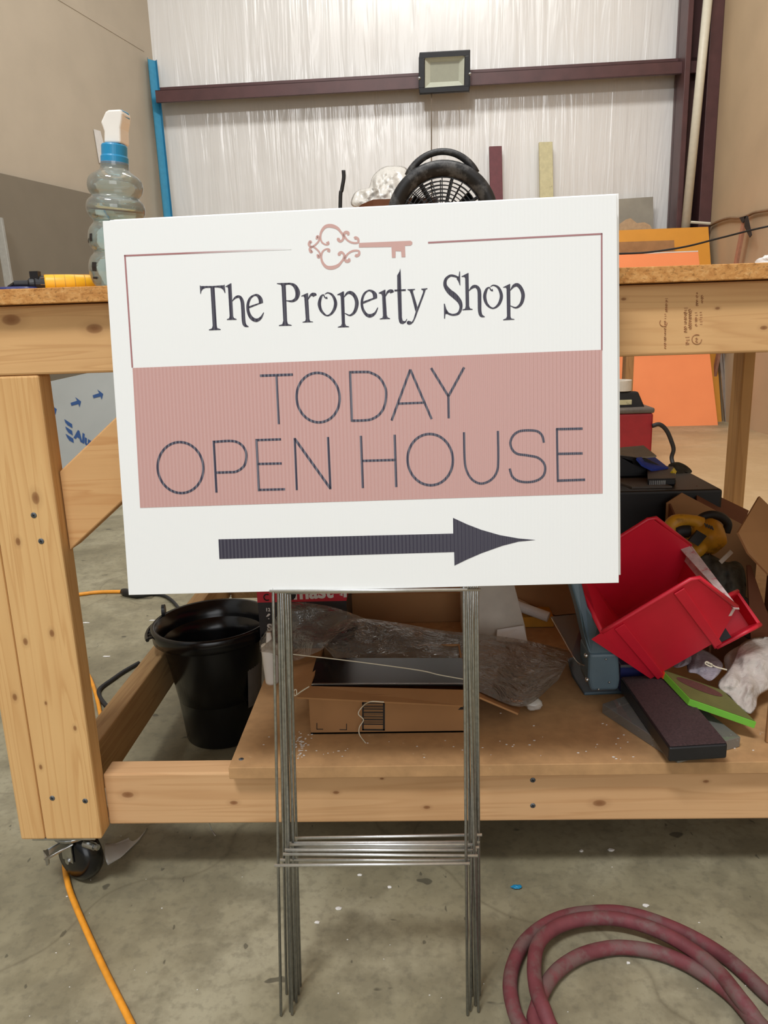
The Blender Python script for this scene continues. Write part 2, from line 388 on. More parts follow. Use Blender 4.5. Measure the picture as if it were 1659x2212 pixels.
MAT['line_rose'] = flute('rose_line_print', (168, 120, 122), .45, .05).m

# ================================================================ THE SETTING
WALL_A = math.radians(-2.06)
CB = V((-2.19, 7.44, 0))
wx = V((math.cos(WALL_A), math.sin(WALL_A), 0)); wn = V((-math.sin(WALL_A), math.cos(WALL_A), 0))
def onwall(x, y, off=0.0): return onpl(x, y, CB-wn*off, wn)
XR = 2.57
la = math.radians(15.0); lx = V((-math.sin(la), -math.cos(la), 0)); ln_ = V((-math.cos(la), math.sin(la), 0))
def onleft(x, y, off=0.0): return onpl(x, y, CB-ln_*off, ln_)
def onright(x, y, off=0.0): return onpl(x, y, V((XR-off, 0, 0)), V((1, 0, 0)))
struct(MB().add([(-6, -6, 0), (4, -6, 0), (4, 7.8, 0), (-6, 7.8, 0), (-6, -6, -.1), (4, -6, -.1), (4, 7.8, -.1), (-6, 7.8, -.1)],
       [(0, 1, 2, 3), (4, 7, 6, 5), (0, 4, 5, 1), (1, 5, 6, 2), (2, 6, 7, 3), (3, 7, 4, 0)]).build('floor', MAT['floor']))
struct(MB().obox(CB-wx*.05, wx*5.1, wn*.1, (0, 0, 5.2)).build('wall_back', MAT['film_wall']))
struct(MB().obox(CB+lx*0, lx*9.5, ln_*.1, (0, 0, 5.2)).build('wall_left', MAT['wall_tan']))
struct(MB().obox((XR, -2.0, 0), (0, 9.35, 0), (.1, 0, 0), (0, 0, 5.2)).build('wall_right', MAT['wall_right']))
# drywall joint on the left wall
m = MB(); a, b = onleft(60, -40, .004), onleft(312, 112, .004)
m.obox(a, b-a, (0, 0, .05), ln_*.004); struct(m.build('trim_1', MAT['wall_tan'], bevel=.002))
# steel girt across the back wall
m = MB(); yo = .22
tl, tr = onwall(335, 195.5, yo), onwall(1490, 130, yo); bl, br = onwall(335, 221, yo), onwall(1490, 158.5, yo)
zt, zb = (tl.z+tr.z)/2, (bl.z+br.z)/2
A0 = V((CB.x, CB.y, 0))-wn*yo; Lg = (tr-tl).length+.12
A0 = V((tl.x, tl.y, 0))
m.obox(V((A0.x, A0.y, zb)), wx*Lg, wn*.006, (0, 0, zt-zb))
m.obox(V((A0.x, A0.y, zt-.006)), wx*Lg, wn*yo, (0, 0, .006))
m.obox(V((A0.x, A0.y, zb)), wx*Lg, wn*.03, (0, 0, .006))
m.obox(V((A0.x, A0.y, zt))+wn*.12, wx*Lg, wn*.006, (0, 0, .055))
struct(m.build('trim_2', MAT['steel_red'], bevel=.002))
# steel column
m = MB(); p0 = onwall(1487.5, 0, .3); p1 = onwall(1541, 0, .3); ww = (XR-.002-p0.x)/wx.x
q = V((p0.x, p0.y, 0))
m.obox(q, wx*.045, wn*.28, (0, 0, 5)); m.obox(q+wx*(ww-.10), wx*.10, wn*.28, (0, 0, 5)); m.obox(q+wn*.2, wx*ww, wn*.03, (0, 0, 5))
struct(m.build('trim_3', MAT['steel_red'], bevel=.004))

# ================================================================ THE WORKBENCH
BX = V((.15, 1.6, 0))
bench = thing('workbench', BX, 'wooden workbench on casters with particle board top, behind the yard sign', 'workbench')
YF = 1.02
def kn(lst, Y): return [tuple(at(x, y, Y))+(r,) for x, y, r in lst]
postk = kn([(77, 1076, .0062), (39, 1170, .004), (55, 1386, .004), (112, 1368, .004), (32, 1506, .004), (162, 1573, .003), (99, 1519, .0022), (88, 1657, .003)], YF)
apk = kn([(24, 691, .008), (204, 710, .007), (1347, 646, .0022), (1550, 666, .002), (1650, 708, .003)], YF)
bmk = kn([(276, 1717, .006), (505, 1734, .004), (726, 1712, .0032), (825, 1682, .002), (922, 1744, .0034), (1295, 1735, .0065), (1525, 1688, .003)], 1.05)
WP = wood('pine_post', (224, 182, 124), (192, 138, 82), 'z', BX, postk, seed=3)
WA = wood('pine_apron', (220, 176, 122), (190, 140, 90), 'x', BX, apk, seed=1)
WB = wood('pine_beam', (216, 174, 128), (190, 142, 96), 'x', BX, bmk, seed=5, grain=.7)
WY = wood('pine_rail', (196, 160, 112), (150, 110, 70), 'y', BX, (), seed=2)
WZ = wood('pine_leg', (206, 160, 102), (160, 112, 64), 'z', BX, (), seed=8)
WR = wood('pine_brace', (216, 170, 116), (186, 126, 72), 'x', BX, (), seed=6)
MB().box(-.66, 1.0, 1.0, 2.24, .9045, .9235).build('tabletop', MAT['mdf'], bench, bevel=.001)
MB().box(-.64, .98, YF, YF+.038, .8145, .9035).build('apron', WA, bench, bevel=.003)
MB().box(-.64, .98, 2.19, 2.228, .8145, .9035).build('apron', WA, bench, bevel=.003)
for xa in (-.62, .94): MB().box(xa, xa+.038, YF+.04, 2.188, .8145, .9035).build('apron', WY, bench, bevel=.003)
PXR, PZ = -.4927, .1056
m = MB().box(PXR-.0885, PXR, YF, YF+.036, PZ, .814); m.box(PXR-.1275, PXR-.0895, YF, YF+.089, PZ, .814)
m.build('post', WP, bench, bevel=.003)
m = MB().box(.9, .938, 1.03, 1.119, PZ, .814); m.build('post', WZ, bench, bevel=.003)
l0 = at(1605, 800, 2.12).x; l1 = at(1630.5, 800, 2.12).x
for xa in (l0, -.61): MB().box(xa, xa+(l1-l0), 2.12, 2.19, PZ, .814).build('post', WZ, bench, bevel=.003)
BZ0, BZ1 = .110, .1995
MB().box(PXR+.001, .899, 1.05, 1.088, BZ0, BZ1).build('beam', WB, bench, bevel=.003)
MB().box(-.53, .9, 2.08, 2.118, BZ0, BZ1).build('beam', WY, bench, bevel=.003)
MB().box(-.574, -.536, 1.058, 2.118, BZ0, BZ1).build('side_rail', WY, bench, bevel=.003)
# diagonal brace
s0, s1 = V((PXR+.001, 1.04, .565)), V((PXR+.001, 1.04, .6795)); sl = .832
e = (.8135-s1.z)/sl; e0 = (.8135-s0.z)/sl
MB().prism([s0, s0+V((e0, 0, e0*sl)), s1+V((e, 0, e*sl)), s1], (0, .038, 0)).build('brace', WR, bench, bevel=.002)
ZS = .2195
MB().box(-.289, .93, 1.032, 2.12, BZ1+.0005, ZS).build('shelf', MAT['shelf'], bench, bevel=.001)
# screws
def screw(x, y, Y, r=.0042, up=False):
    p = onz(x, y, ZS) if up else at(x, y, Y); ax = V((0, 0, 1)) if up else V((0, -1, 0)); m = MB()
    m.lathe([(r*.9, -.001), (r, .0004), (r*.8, .0009), (.0001, .0011)], p, 16, ax, cap=False)
    u = V((1, 0, .4)).normalized(); w = ax.cross(u)
    o = m.build('screw', MAT['screw'], bench, smooth=True)
    k = MB()
    for d, e_ in ((u, w), (w, u)): k.obox(p+ax*.0006-d*r*.6-e_*r*.12, d*r*1.2, e_*r*.24, ax*.0007)
    k.build('screw_slot', MAT['black_rubber'], o)
for x, y in ((73, 1113), (89, 1169), (113, 1724), (184, 1730)): screw(x, y, YF)
for x, y in ((1151, 1685), (1151, 1740)): screw(x, y, 1.05)
screw(521, 1640, 0, .004, True)
m = MB(); p = at(450, 1779, 1.06); m.tube([p+V((0, 0, .01)), at(456, 1792, 1.06), at(465, 1805, 1.05)], [.001, .001, .0014], 6); m.build('screw', MAT['zinc'], bench)
# mill stamp on the apron: faded, unreadable marks in columns
m = MB(); rs = random.Random(4)
def pxs(x, y): return at(x, y, YF)+V((0, -.0004, 0))
def stampcol(cx, y0, y1, w, step):
    y = y0
    while y < y1:
        h = step*(.45+.4*rs.random()); x0 = cx-w/2+rs.random()*w*.3; x1 = cx+w/2-rs.random()*w*.3
        if rs.random() < .45:
            m.prism([pxs(x0, y), pxs(x1, y-.5), pxs(x1, y+h*.4), pxs(x0, y+h*.5)], (0, .0003, 0))
        else:
            m.tube([pxs(cx+math.cos(k*.9+.4)*(x1-x0)/2, y+h*.5+math.sin(k*.9+.4)*h*.5) for k in range(6)], .0005, 4)
        y += step*(.8+.35*rs.random())
stampcol(1440, 645, 672, 7, 4); stampcol(1437, 678, 750, 5, 5)
stampcol(1481, 665, 720, 9, 5); stampcol(1491, 668, 714, 9, 5); stampcol(1504, 675, 703, 7, 5); stampcol(1514, 674, 702, 7, 5)
stampcol(1506, 632, 662, 6, 5); stampcol(1517, 638, 654, 6, 5); stampcol(1485, 728, 745, 10, 5); stampcol(1505, 724, 738, 9, 5)
for (cx, cy, r) in ((1505, 733, 10.5), (1433, 697, 8)):
    m.tube([pxs(cx+math.cos(k*.35)*r, cy+math.sin(k*.35)*r) for k in range(16 if r > 9 else 12)], .0005, 4)
m.build('mill_stamp', MAT['stamp'], bench)
# casters
def caster(x, y, full):
    m = MB().box(x-.05, x+.05, y-.04, y+.04, PZ-.005, PZ-.0005); m.lathe([(.036, PZ-.014), (.038, PZ-.009), (.034, PZ-.005)], (x, y, 0), 24)
    o = m.build('caster', MAT['zinc'], bench, bevel=.001)
    ax = V((.5, .866, 0)); c = V((x, y+.006, .044)); k = MB()
    k.lathe([(.010, -.021), (.030, -.020), (.039, -.015), (.0435, -.006), (.044, 0), (.0435, .006), (.039, .015), (.030, .020), (.010, .021)], c, 36, ax)
    k.build('wheel', MAT['black_gloss'], o, smooth=True)
    if full:
        f = MB(); sd = V((-.866, .5, 0))
        for s_ in (-1, 1): f.obox(c+ax*.023*s_-sd*.013-ax*.001, ax*.002, sd*.026, (0, 0, PZ-.014-c.z))
        f.cyl(c-ax*.026, ax, .005, .052, 12); f.build('fork', MAT['zinc'], o)
        f = MB(); a_ = at(98, 1862, 1.02); d_ = V((.8, .5, .25)).normalized(); w_ = V((-.3, .6, .1)).normalized()
        f.obox(a_, d_*.045, w_*.02, V((0, 0, .004))); f.obox(a_-V((0, 0, .009)), d_*.006, w_*.02, V((0, 0, .013))); f.build('brake_pedal', MAT['zinc'], o, bevel=.002)
        f = MB(); b_ = at(205, 1829, 1.035); f.cyl(b_, (1, -.4, 0), .0045, .007, 6); f.cyl(b_+V((-.02, .008, 0)), (1, -.4, 0), .006, .021, 12); f.build('axle_nut', MAT['zinc'], o)
caster(-.555, 1.064, True); caster(.9, 1.075, False); caster(.9, 2.155, False); caster(-.59, 2.155, False)

# ================================================================ THE YARD SIGNS
SP = V((-.36085825, .9064435, .54355237)); a_, b_, g_ = -.01482754, .13924149, .01028237
ux = V((math.cos(a_), math.sin(a_), 0)); nr = V((-math.sin(a_), math.cos(a_), 0)); uz = V((0, 0, 1))*math.cos(b_)+nr*math.sin(b_)
SU = ux*math.cos(g_)+uz*math.sin(g_); SW = -ux*math.sin(g_)+uz*math.cos(g_); SN = SU.cross(SW)     # SN points away from the sign towards the viewer
if SN.dot(EYE-SP) < 0: SN = -SN
SWD, SHT, STH = .6096, .4572, .0036
def spt(x, y, off=.0003): return onpl(x, y, SP, SN)+SN*off
feet = [((607, 2193), (1010, 2192)), ((619, 2146), (1020, 2150)), ((627, 2184), (1033.5, 2185)), ((631, 2191), (1027, 2171)),
        ((645, 2148), (1033, 2160)), ((640, 2165), (1016, 2182)), ((634, 2160), (1030, 2140)), ((649, 2130), (1036, 2150))]
tops = [(590, 1002), (601, 1006), (606, 1010), (610, 1015), (616, 1019), (621, 1023), (612, 1027), (626, 1031)]
rung = [(1866, 1862), (1854, 1855), (1841, 1845), (1832, 1832), (1826, 1826), (1820, 1820), (1817, 1814), (1807, 1798.5)]
offs = [(0, 0), (.0032, .0048), (.0068, .0062), (.005, .0066), (.006, .007), (.007, .0075), (.0055, .007), (.006, .008)]
GAP = [0]+[.0145+.0037*k for k in range(7)]
for i in range(8):
    du, dv = offs[i]; O = SP+SU*du+SW*dv-SN*GAP[i]
    lab = ('front white yard sign reading The Property Shop Today Open House with arrow, on wire stake', None) if i == 0 else \
          ('white yard sign on wire stake stacked behind the printed front sign', 'yard signs stacked behind the front sign')
    sg = thing('yard_sign', V((O.x+.3, .83, 0)), lab[0], 'sign', lab[1])
    MB().obox(O, SU*SWD, SW*SHT, -SN*STH).build('sign_panel', MAT['coro'], sg, bevel=.0004, seg=1)
    # wire stake: two legs and two crossbars, pushed up into the flutes
    m = MB(); dep = -SN*(GAP[i]+STH*.5)
    ends = []
    for side in (0, 1):
        f = onz(*feet[i][side], .002); tp = onpl(tops[i][side], 1272, SP+dep, SN)
        ends.append((f, tp))
        up = (tp-f).normalized(); m2 = MB().tube([f, tp, tp+up*.1], .0019, 8); m2.build('stake_leg', MAT['wire'], sg, smooth=True)
    def onleg(e_, y):
        f, tp = e_; best = None
        for k in range(400):
            p = f+(tp-f)*(k/399); d = p-EYE; yy = 1106+F_PX*d.dot(DN)/d.dot(fw)
            if best is None or abs(yy-y) < best[0]: best = (abs(yy-y), p)
        return best[1]
    for k, (ya, yb) in enumerate((rung[i], (1275+i*.6, 1268+i*.6))):
        pa, pb = onleg(ends[0], ya), onleg(ends[1], yb); d = (pb-pa).normalized(); fr = V((0, -.0036, 0))
        MB().tube([pa+fr-d*.004, pb+fr+d*.004], .0019, 8).build('crossbar', MAT['crossbar'], sg, smooth=True)
    if i == 0: SIGN = sg
# ---- print on the front sign
def poly_on(mb, pts, off): mb.add([spt(x, y, off) for x, y in pts], [tuple(range(len(pts)))])
def stroke(mb, pts, off, closed=False, n=7, smooth=True):
    """pts = (x, y, width) in photo pixels"""
    P = [V(p) for p in pts]
    if smooth: P = cat_rom([tuple(p) for p in P], n, closed)
    m_ = len(P); L = []; R_ = []
    for i in range(m_):
        a = P[i-1] if (i or closed) else P[0]; b = P[(i+1) % m_] if (i < m_-1 or closed) else P[-1]
        d = V((b.x-a.x, b.y-a.y)); d = d.normalized() if d.length > 1e-6 else V((1, 0)); nn = V((-d.y, d.x)); w = max(P[i].z, .2)/2
        L.append((P[i].x+nn.x*w, P[i].y+nn.y*w)); R_.append((P[i].x-nn.x*w, P[i].y-nn.y*w))
    vs = [spt(x, y, off) for x, y in L]+[spt(x, y, off) for x, y in R_]
    mb.add(vs, [(i, (i+1) % m_, (i+1) % m_+m_, i+m_) for i in range(m_ if closed else m_-1)])
class Crop:
    def __init__(s, sc, ox, oy, mb, off): s.k = (sc, ox, oy); s.mb = mb; s.off = off
    def poly(s, *p): sc, ox, oy = s.k; poly_on(s.mb, [(x/sc+ox, y/sc+oy) for x, y in p], s.off)
    def st(s, *p, closed=False, smooth=True, grow=1.0):
        sc, ox, oy = s.k; stroke(s.mb, [(x/sc+ox, y/sc+oy, w/sc*grow) for x, y, w in p], s.off, closed, smooth=smooth)
    def ln(s, w, *p, smooth=False, closed=False): s.st(*[(x, y, w) for x, y in p], smooth=smooth, closed=closed)
    def ell(s, w, cx, cy, rx, ry, skew=0):
        s.st(*[(cx+rx*math.cos(t_)+skew*math.sin(t_)*ry, cy+ry*math.sin(t_), w) for t_ in [2*math.pi*k/16 for k in range(16)]], closed=True)
mb = MB(); poly_on(mb, [(286.4, 795), (1300.8, 755.6), (1301.7, 1066), (302.9, 1097)], .0003); mb.build('rose_band', MAT['rose'], SIGN)
# shop name
mb = MB()
c = Crop(8.295, 420, 590, mb, .0003)
c.poly((97, 220), (118, 232), (330, 230), (525, 218), (540, 203), (556, 357), (545, 358), (520, 305), (480, 270), (420, 258), (365, 258), (290, 262), (200, 266), (155, 285), (125, 325), (115, 372), (106, 372))
c.poly((288, 255), (360, 255), (400, 940), (410, 985), (470, 1003), (470, 1018), (262, 1026), (262, 1010), (315, 990), (328, 940))
c.poly((555, 238), (650, 183), (663, 183), (695, 770), (710, 805), (757, 822), (757, 836), (583, 840), (583, 826), (622, 808), (632, 770), (603, 275), (590, 248), (560, 248))
c.st((675, 505, 8), (740, 435, 40), (810, 425, 48), (855, 500, 62), (870, 640, 64), (882, 850, 64), (905, 930, 58), (970, 962, 14))
c.st((1195, 537, 72), (1180, 460, 72), (1130, 400, 48), (1070, 398, 30), (1000, 450, 42), (958, 560, 50), (965, 690, 55), (1020, 800, 62), (1110, 845, 62), (1190, 800, 42), (1243, 705, 12))
c.poly((975, 595), (1160, 533), (1235, 532), (1160, 557), (975, 632))
c = Crop(8.295, 590, 570, mb, .0003)
c.poly((68, 348), (140, 343), (290, 340), (290, 365), (225, 380), (250, 1020), (265, 1075), (333, 1097), (333, 1108), (105, 1114), (105, 1100), (165, 1080), (182, 1020), (152, 410), (140, 375), (68, 358))
c.st((225, 360, 30), (310, 358, 36), (390, 400, 65), (440, 510, 85), (415, 620, 62), (340, 668, 40), (232, 660, 14))
c.poly((505, 572), (600, 528), (625, 522), (650, 990), (665, 1025), (715, 1035), (715, 1045), (528, 1052), (528, 1040), (575, 1025), (585, 990), (560, 610), (545, 580), (505, 585))
c.st((625, 640, 10), (665, 570, 34), (705, 548, 58), (738, 560, 84), (748, 578, 60))
c.st((972, 606, 44), (945, 612, 28), (920, 590, 22), (903, 556, 20), (860, 590, 42), (828, 720, 60), (870, 850, 46), (970, 928, 26), (1070, 860, 46), (1120, 710, 60), (1070, 570, 42), (985, 520, 24), (925, 545, 12))
c.poly((1150, 548), (1250, 495), (1270, 495), (1290, 1070), (1310, 1110), (1362, 1122), (1362, 1134), (1160, 1142), (1160, 1128), (1215, 1110), (1230, 1070), (1210, 590), (1195, 560), (1150, 560))
c.st((1268, 600, 10), (1330, 525, 42), (1400, 520, 62), (1470, 590, 64), (1500, 710, 66), (1465, 850, 54), (1380, 922, 30), (1282, 885, 12))
c = Crop(9.7588, 770, 570, mb, .0003)
c.st((395, 722, 85), (385, 640, 85), (330, 580, 52), (250, 565, 32), (160, 640, 46), (115, 790, 52), (130, 940, 55), (200, 1060, 62), (290, 1095, 75), (390, 1040, 46), (452, 920, 14))
c.poly((135, 795), (350, 718), (440, 725), (350, 754), (135, 845))
c.poly((468, 610), (590, 548), (612, 545), (612, 640), (640, 1080), (660, 1130), (708, 1148), (708, 1162), (490, 1170), (490, 1156), (545, 1140), (558, 1090), (540, 680), (525, 635), (468, 622))
c.st((608, 695, 10), (650, 605, 42), (700, 572, 62), (742, 588, 95), (752, 610, 66))
c.poly((857, 245), (905, 165), (925, 95), (932, 160), (945, 540), (960, 1130), (975, 1195), (1010, 1212), (1045, 1190), (1055, 1160), (1072, 1165), (1040, 1235), (980, 1270), (930, 1262), (900, 1225), (885, 1150), (860, 560))
c.poly((800, 545), (1040, 533), (1040, 570), (800, 582))
c.poly((1075, 535), (1235, 528), (1235, 545), (1195, 560), (1195, 600), (1285, 905), (1245, 1010), (1150, 640), (1120, 570), (1075, 548))
c.poly((1365, 525), (1495, 513), (1495, 530), (1460, 545), (1430, 640), (1240, 1150), (1200, 1230), (1150, 1275), (1105, 1285), (1065, 1265), (1060, 1225), (1090, 1200), (1130, 1205), (1165, 1225), (1200, 1170), (1250, 1010), (1400, 610), (1405, 560), (1365, 540))
c = Crop(7.9, 940, 570, mb, .0003)
c.poly((400, 212), (412, 130), (425, 130), (430, 370), (418, 365), (395, 300), (365, 255))
c.st((395, 235, 30), (330, 208, 38), (250, 205, 40), (180, 270, 50), (172, 370, 62), (240, 470, 85), (330, 545, 95), (415, 640, 75), (440, 740, 52), (400, 840, 45), (310, 870, 34), (230, 850, 35), (180, 815, 30))
c.poly((148, 680), (165, 680), (190, 770), (230, 830), (215, 850), (175, 860), (168, 935), (152, 935))
c.poly((450, 212), (555, 158), (570, 155), (575, 440), (580, 720), (595, 760), (640, 772), (640, 784), (465, 793), (465, 780), (510, 765), (520, 720), (512, 250), (500, 225), (450, 222))
c.st((572, 462, 10), (640, 395, 48), (705, 390, 52), (750, 460, 62), (757, 640, 62), (760, 800, 60), (785, 880, 52), (845, 905, 14))
c.st((985, 447, 44), (960, 452, 26), (940, 430, 20), (923, 402, 18), (875, 440, 42), (845, 560, 56), (885, 690, 44), (985, 758, 26), (1085, 690, 46), (1130, 550, 56), (1085, 415, 44), (1000, 366, 24), (940, 390, 12))
c.poly((1160, 397), (1265, 345), (1280, 342), (1285, 900), (1300, 932), (1352, 942), (1352, 953), (1160, 963), (1160, 950), (1210, 930), (1225, 895), (1218, 430), (1205, 405), (1160, 407))
c.st((1280, 455, 10), (1340, 378, 48), (1410, 362, 62), (1475, 440, 62), (1500, 550, 62), (1465, 680, 52), (1380, 748, 30), (1280, 715, 12))
mb.build('shop_name_lettering', MAT['navy_print'], SIGN, merge=False)
# TODAY OPEN HOUSE
mb = MB(); O2 = .0006
c = Crop(6.38, 540, 780, mb, O2)
c.ln(34, (138, 202), (592, 186)); c.ln(30, (365, 195), (398, 868)); c.ell(34, 940, 503, 297, 341, .03)
c.ln(32, (1380, 138), (1405, 836))
c.ln(33, (1380, 153), (1591, 150), (1662, 160), (1781, 226), (1861, 356), (1876, 476), (1851, 626), (1781, 736), (1681, 798), (1581, 816), (1405, 822), smooth=True)
c = Crop(6.38, 780, 770, mb, O2)
c.ln(32, (420, 882), (678, 180)); c.ln(32, (678, 180), (972, 862)); c.ln(30, (512, 650), (870, 636))
c.ln(33, (965, 160), (1203, 548)); c.ln(33, (1420, 150), (1203, 548)); c.ln(32, (1203, 535), (1208, 852))
c = Crop(6.9125, 320, 920, mb, O2)
c.ell(36, 485, 622, 341, 380, .03); c.ln(34, (980, 220), (1022, 995))
c.ln(36, (985, 238), (1250, 225), (1380, 270), (1455, 370), (1465, 490), (1430, 600), (1320, 680), (1180, 692), (1018, 697), smooth=True)
c = Crop(6.9125, 540, 920, mb, O2)
c.ln(34, (97, 195), (135, 974)); c.ln(34, (90, 212), (465, 200)); c.ln(34, (110, 568), (475, 560)); c.ln(34, (130, 955), (525, 945))
c.ln(32, (668, 180), (700, 958)); c.ln(38, (668, 190), (1202, 935)); c.ln(34, (1165, 165), (1202, 944))
c = Crop(6.38, 760, 910, mb, O2)
c.ln(32, (125, 200), (152, 920)); c.ln(32, (590, 185), (612, 905)); c.ln(32, (140, 545), (600, 532)); c.ell(34, 1080, 528, 312, 353, .02)
c = Crop(5.3516, 1000, 900, mb, O2)
c.ln(26, (12, 180), (20, 500), (45, 630), (110, 730), (210, 773), (320, 733), (390, 640), (408, 500), (404, 165), smooth=True)
c.ln(27, (935, 300), (915, 220), (860, 170), (760, 158), (650, 170), (580, 220), (548, 300), (570, 380), (630, 430), (740, 447), (860, 472), (930, 530), (950, 600), (930, 680), (860, 735), (750, 757), (640, 742), (570, 690), (540, 600), smooth=True)
c.ln(25, (1085, 135), (1097, 755)); c.ln(28, (1080, 145), (1382, 138)); c.ln(28, (1090, 430), (1382, 424)); c.ln(28, (1095, 740), (1412, 728))
MAT['navy_glare'] = flute('charcoal_navy_print_glare', (66, 64, 80), .26, .34, .75).m  # same navy ink, glare put in as a lighter colour and more gloss
mb.build('open_house_lettering', MAT['navy_glare'], SIGN, merge=False)
mb = MB(); poly_on(mb, [(472, 1165), (979, 1152.5), (978.6, 1118.6), (1010, 1133), (1040, 1144.5), (1080, 1156), (1120, 1163), (1157, 1166.5), (1120, 1170), (1085, 1179), (1040, 1195), (1010, 1208), (981.7, 1221.7), (981, 1192.5), (474, 1207.5)], .0003)
mb.build('arrow', MAT['navy_print'], SIGN)
mb = MB(); c = Crop(6.381, 650, 470, mb, .0003)
c.poly((800, 350), (1510, 320), (1535, 335), (1535, 365), (1515, 385), (1435, 390), (1440, 545), (1387, 548), (1380, 465), (1305, 463), (1305, 553), (1255, 555), (1248, 405), (800, 412))
kup = [[(365, 332, 44), (376, 362, 34), (340, 372, 22), (290, 340, 24), (268, 270, 28), (285, 190, 34), (340, 125, 44), (420, 115, 52), (500, 145, 42), (550, 200, 30), (585, 250, 40), (580, 300, 30), (545, 328, 34), (517, 305, 44), (518, 280, 30)],
       [(655, 245, 26), (648, 212, 46), (612, 205, 40), (595, 245, 34), (640, 310, 26), (710, 347, 28), (785, 345, 26), (788, 300, 36), (757, 280, 44), (735, 290, 36)],
       [(145, 350, 30), (128, 335, 42), (113, 375, 36), (150, 405, 26), (210, 365, 24), (250, 310, 26), (232, 262, 42), (212, 300, 22)]]
for p in kup:
    c.st(*p); c.st(*[(x+12, 806-y, w) for x, y, w in p])
mb.build('key_emblem', MAT['key_rose'], SIGN, merge=False)
o0 = ORG[SIGN.name]
MAT['line_fade'] = flute('rose_fading_line_print', (168, 116, 116), .45, .05, .5, (spt(400, 545).x-o0.x, spt(629, 537).x-o0.x)).m
mb = MB(); stroke(mb, [(268, 552.6, 3.6), (629, 537.5, 3.6)], .0003, smooth=False); stroke(mb, [(269.8, 551, 3.4), (286, 794, 3.4)], .0003, smooth=False)
mb.build('border_line', MAT['line_fade'], SIGN)
mb = MB(); stroke(mb, [(924.7, 524.3, 3.8), (1301.3, 505.2, 3.8)], .0003, smooth=False); stroke(mb, [(1299.6, 504, 3.6), (1299.8, 757, 3.6)], .0003, smooth=False)
mb.build('border_line', MAT['line_rose'], SIGN)

# ================================================================ ON THE BENCH
ZT = .9236
bp = at(254, 614, 1.12); bp = V((bp.x, bp.y, ZT+.0028))
TILT = Matrix.Rotation(math.radians(5.0), 3, 'Y')
bot = thing('spray_bottle', bp, 'clear ribbed spray bottle half full, white trigger head and blue collar', 'spray bottle')
prof = [(.0, 0), (.024, 0), (.032, .004), (.0375, .018), (.0385, .028), (.036, .04), (.0305, .0485), (.0355, .056), (.0382, .067), (.036, .08), (.0300, .090), (.0362, .098), (.0392, .108), (.037, .118), (.0312, .1245), (.0352, .131), (.0368, .140), (.0335, .150), (.024, .157), (.0195, .161), (.0185, .170)]
prof = [(r_, z_*.966) for r_, z_ in prof]
ps = [(p.x, p.y) for p in cat_rom(prof, 4)]
MB().lathe(ps, bp, 40, cap=False).build('bottle_body', MAT['bottle'], bot, smooth=True)
lq = [(max(r-.0012, 0), z+.001) for r, z in ps if z < .1085]; lq.append((0.0, lq[-1][1]))
MB().lathe(lq, bp, 40, cap=False).build('liquid', MAT['liquid'], bot, smooth=True)
MB().lathe([(.0175, .161), (.0182, .163), (.0182, .171), (.0170, .173), (.0170, .185), (.0160, .187)], bp, 40).build('collar', MAT['blue_cap'], bot, smooth=False, bevel=.0006)
def bpt(x, y, dY): return bp+TILT.inverted() @ (at(170+x/5.265, 220+y/5.265, 1.12+dY)-bp)
MB().prism([bpt(x, y, -.012) for x, y in [(285, 465), (285, 335), (262, 270), (245, 230), (300, 110), (335, 88), (475, 80), (492, 130), (485, 210), (470, 300), (475, 465)]], (.004, .024, 0)).build('trigger_head', MAT['white_plastic'], bot, bevel=.0025, seg=3)
m = MB().prism([bpt(x, y, -.008) for x, y in [(478, 85), (497, 100), (508, 160), (490, 200)]], (.003, .016, 0)); m.prism([bpt(x, y, -.006) for x, y in [(474, 340), (486, 340), (488, 462), (476, 462)]], (.003, .012, 0))
m.build('head_trim', MAT['blue_cap'], bot)
for zz, aa, bb, hh in ((.064, -2.35, -2.18, .010), (.060, -2.52, -2.42, .006), (.026, -2.25, -2.0, .012), (.0115, -2.3, -2.02, .003)):
    rr = .0388 if zz > .02 else .0368
    MB().lathe([(rr*.985, zz-hh/2), (rr*1.002, zz), (rr*.985, zz+hh/2)], bp, 6, cap=False, a0=aa, a1=bb).build('printed_mark', MAT['black_print'], bot)
bot.rotation_euler = (0, math.radians(5.0), 0)
# yellow handled tool
p0, p1 = at(95, 601, 1.13), at(203, 598, 1.16); r = .0128
p0.z = p1.z = ZT+r
tool = thing('hand_tool', V((p0.x, p0.y, ZT)), 'yellow gridded tool grip with black cord end lying left of the bottle', 'tool')
ax = (p1-p0); L = ax.length
MB().lathe([(r*.92, 0), (r, .002), (r*1.02, L*.5), (r*.95, L), (.004, L+.002)], p0, 28, ax).build('grip', MAT['yellow'], tool, smooth=True)
m = MB()
for k in range(1, 5): m.lathe([(r*1.015, L*k/5-.0003), (r*1.03, L*k/5), (r*1.015, L*k/5+.0003)], p0, 28, ax, cap=False)
d = ax.normalized(); 
for an in (.2, .95, 1.7, 2.45): 
    off = V((0, -math.sin(an)*r*1.015, math.cos(an)*r*1.015)); m.tube([p0+off, p0+ax+off], .0003, 4)
m.build('grip_seam', MAT['kraft'], tool)
m = MB(); m.lathe([(.005, -.040), (.0055, -.022), (.008, -.02), (.009, -.014), (r*.85, -.012), (r*.9, 0)], p0, 20, ax)
m.obox(p0-d*.014+V((-.002, -.006, .004)), (.012, 0, .0), (0, .01, 0), (0, 0, .013)); m.tube([p0-d*.038, p0-d*.05+V((0, .01, -.004)), p0-d*.07+V((0, .06, -.009))], .004, 8)
m.build('cord_end', MAT['black'], tool)
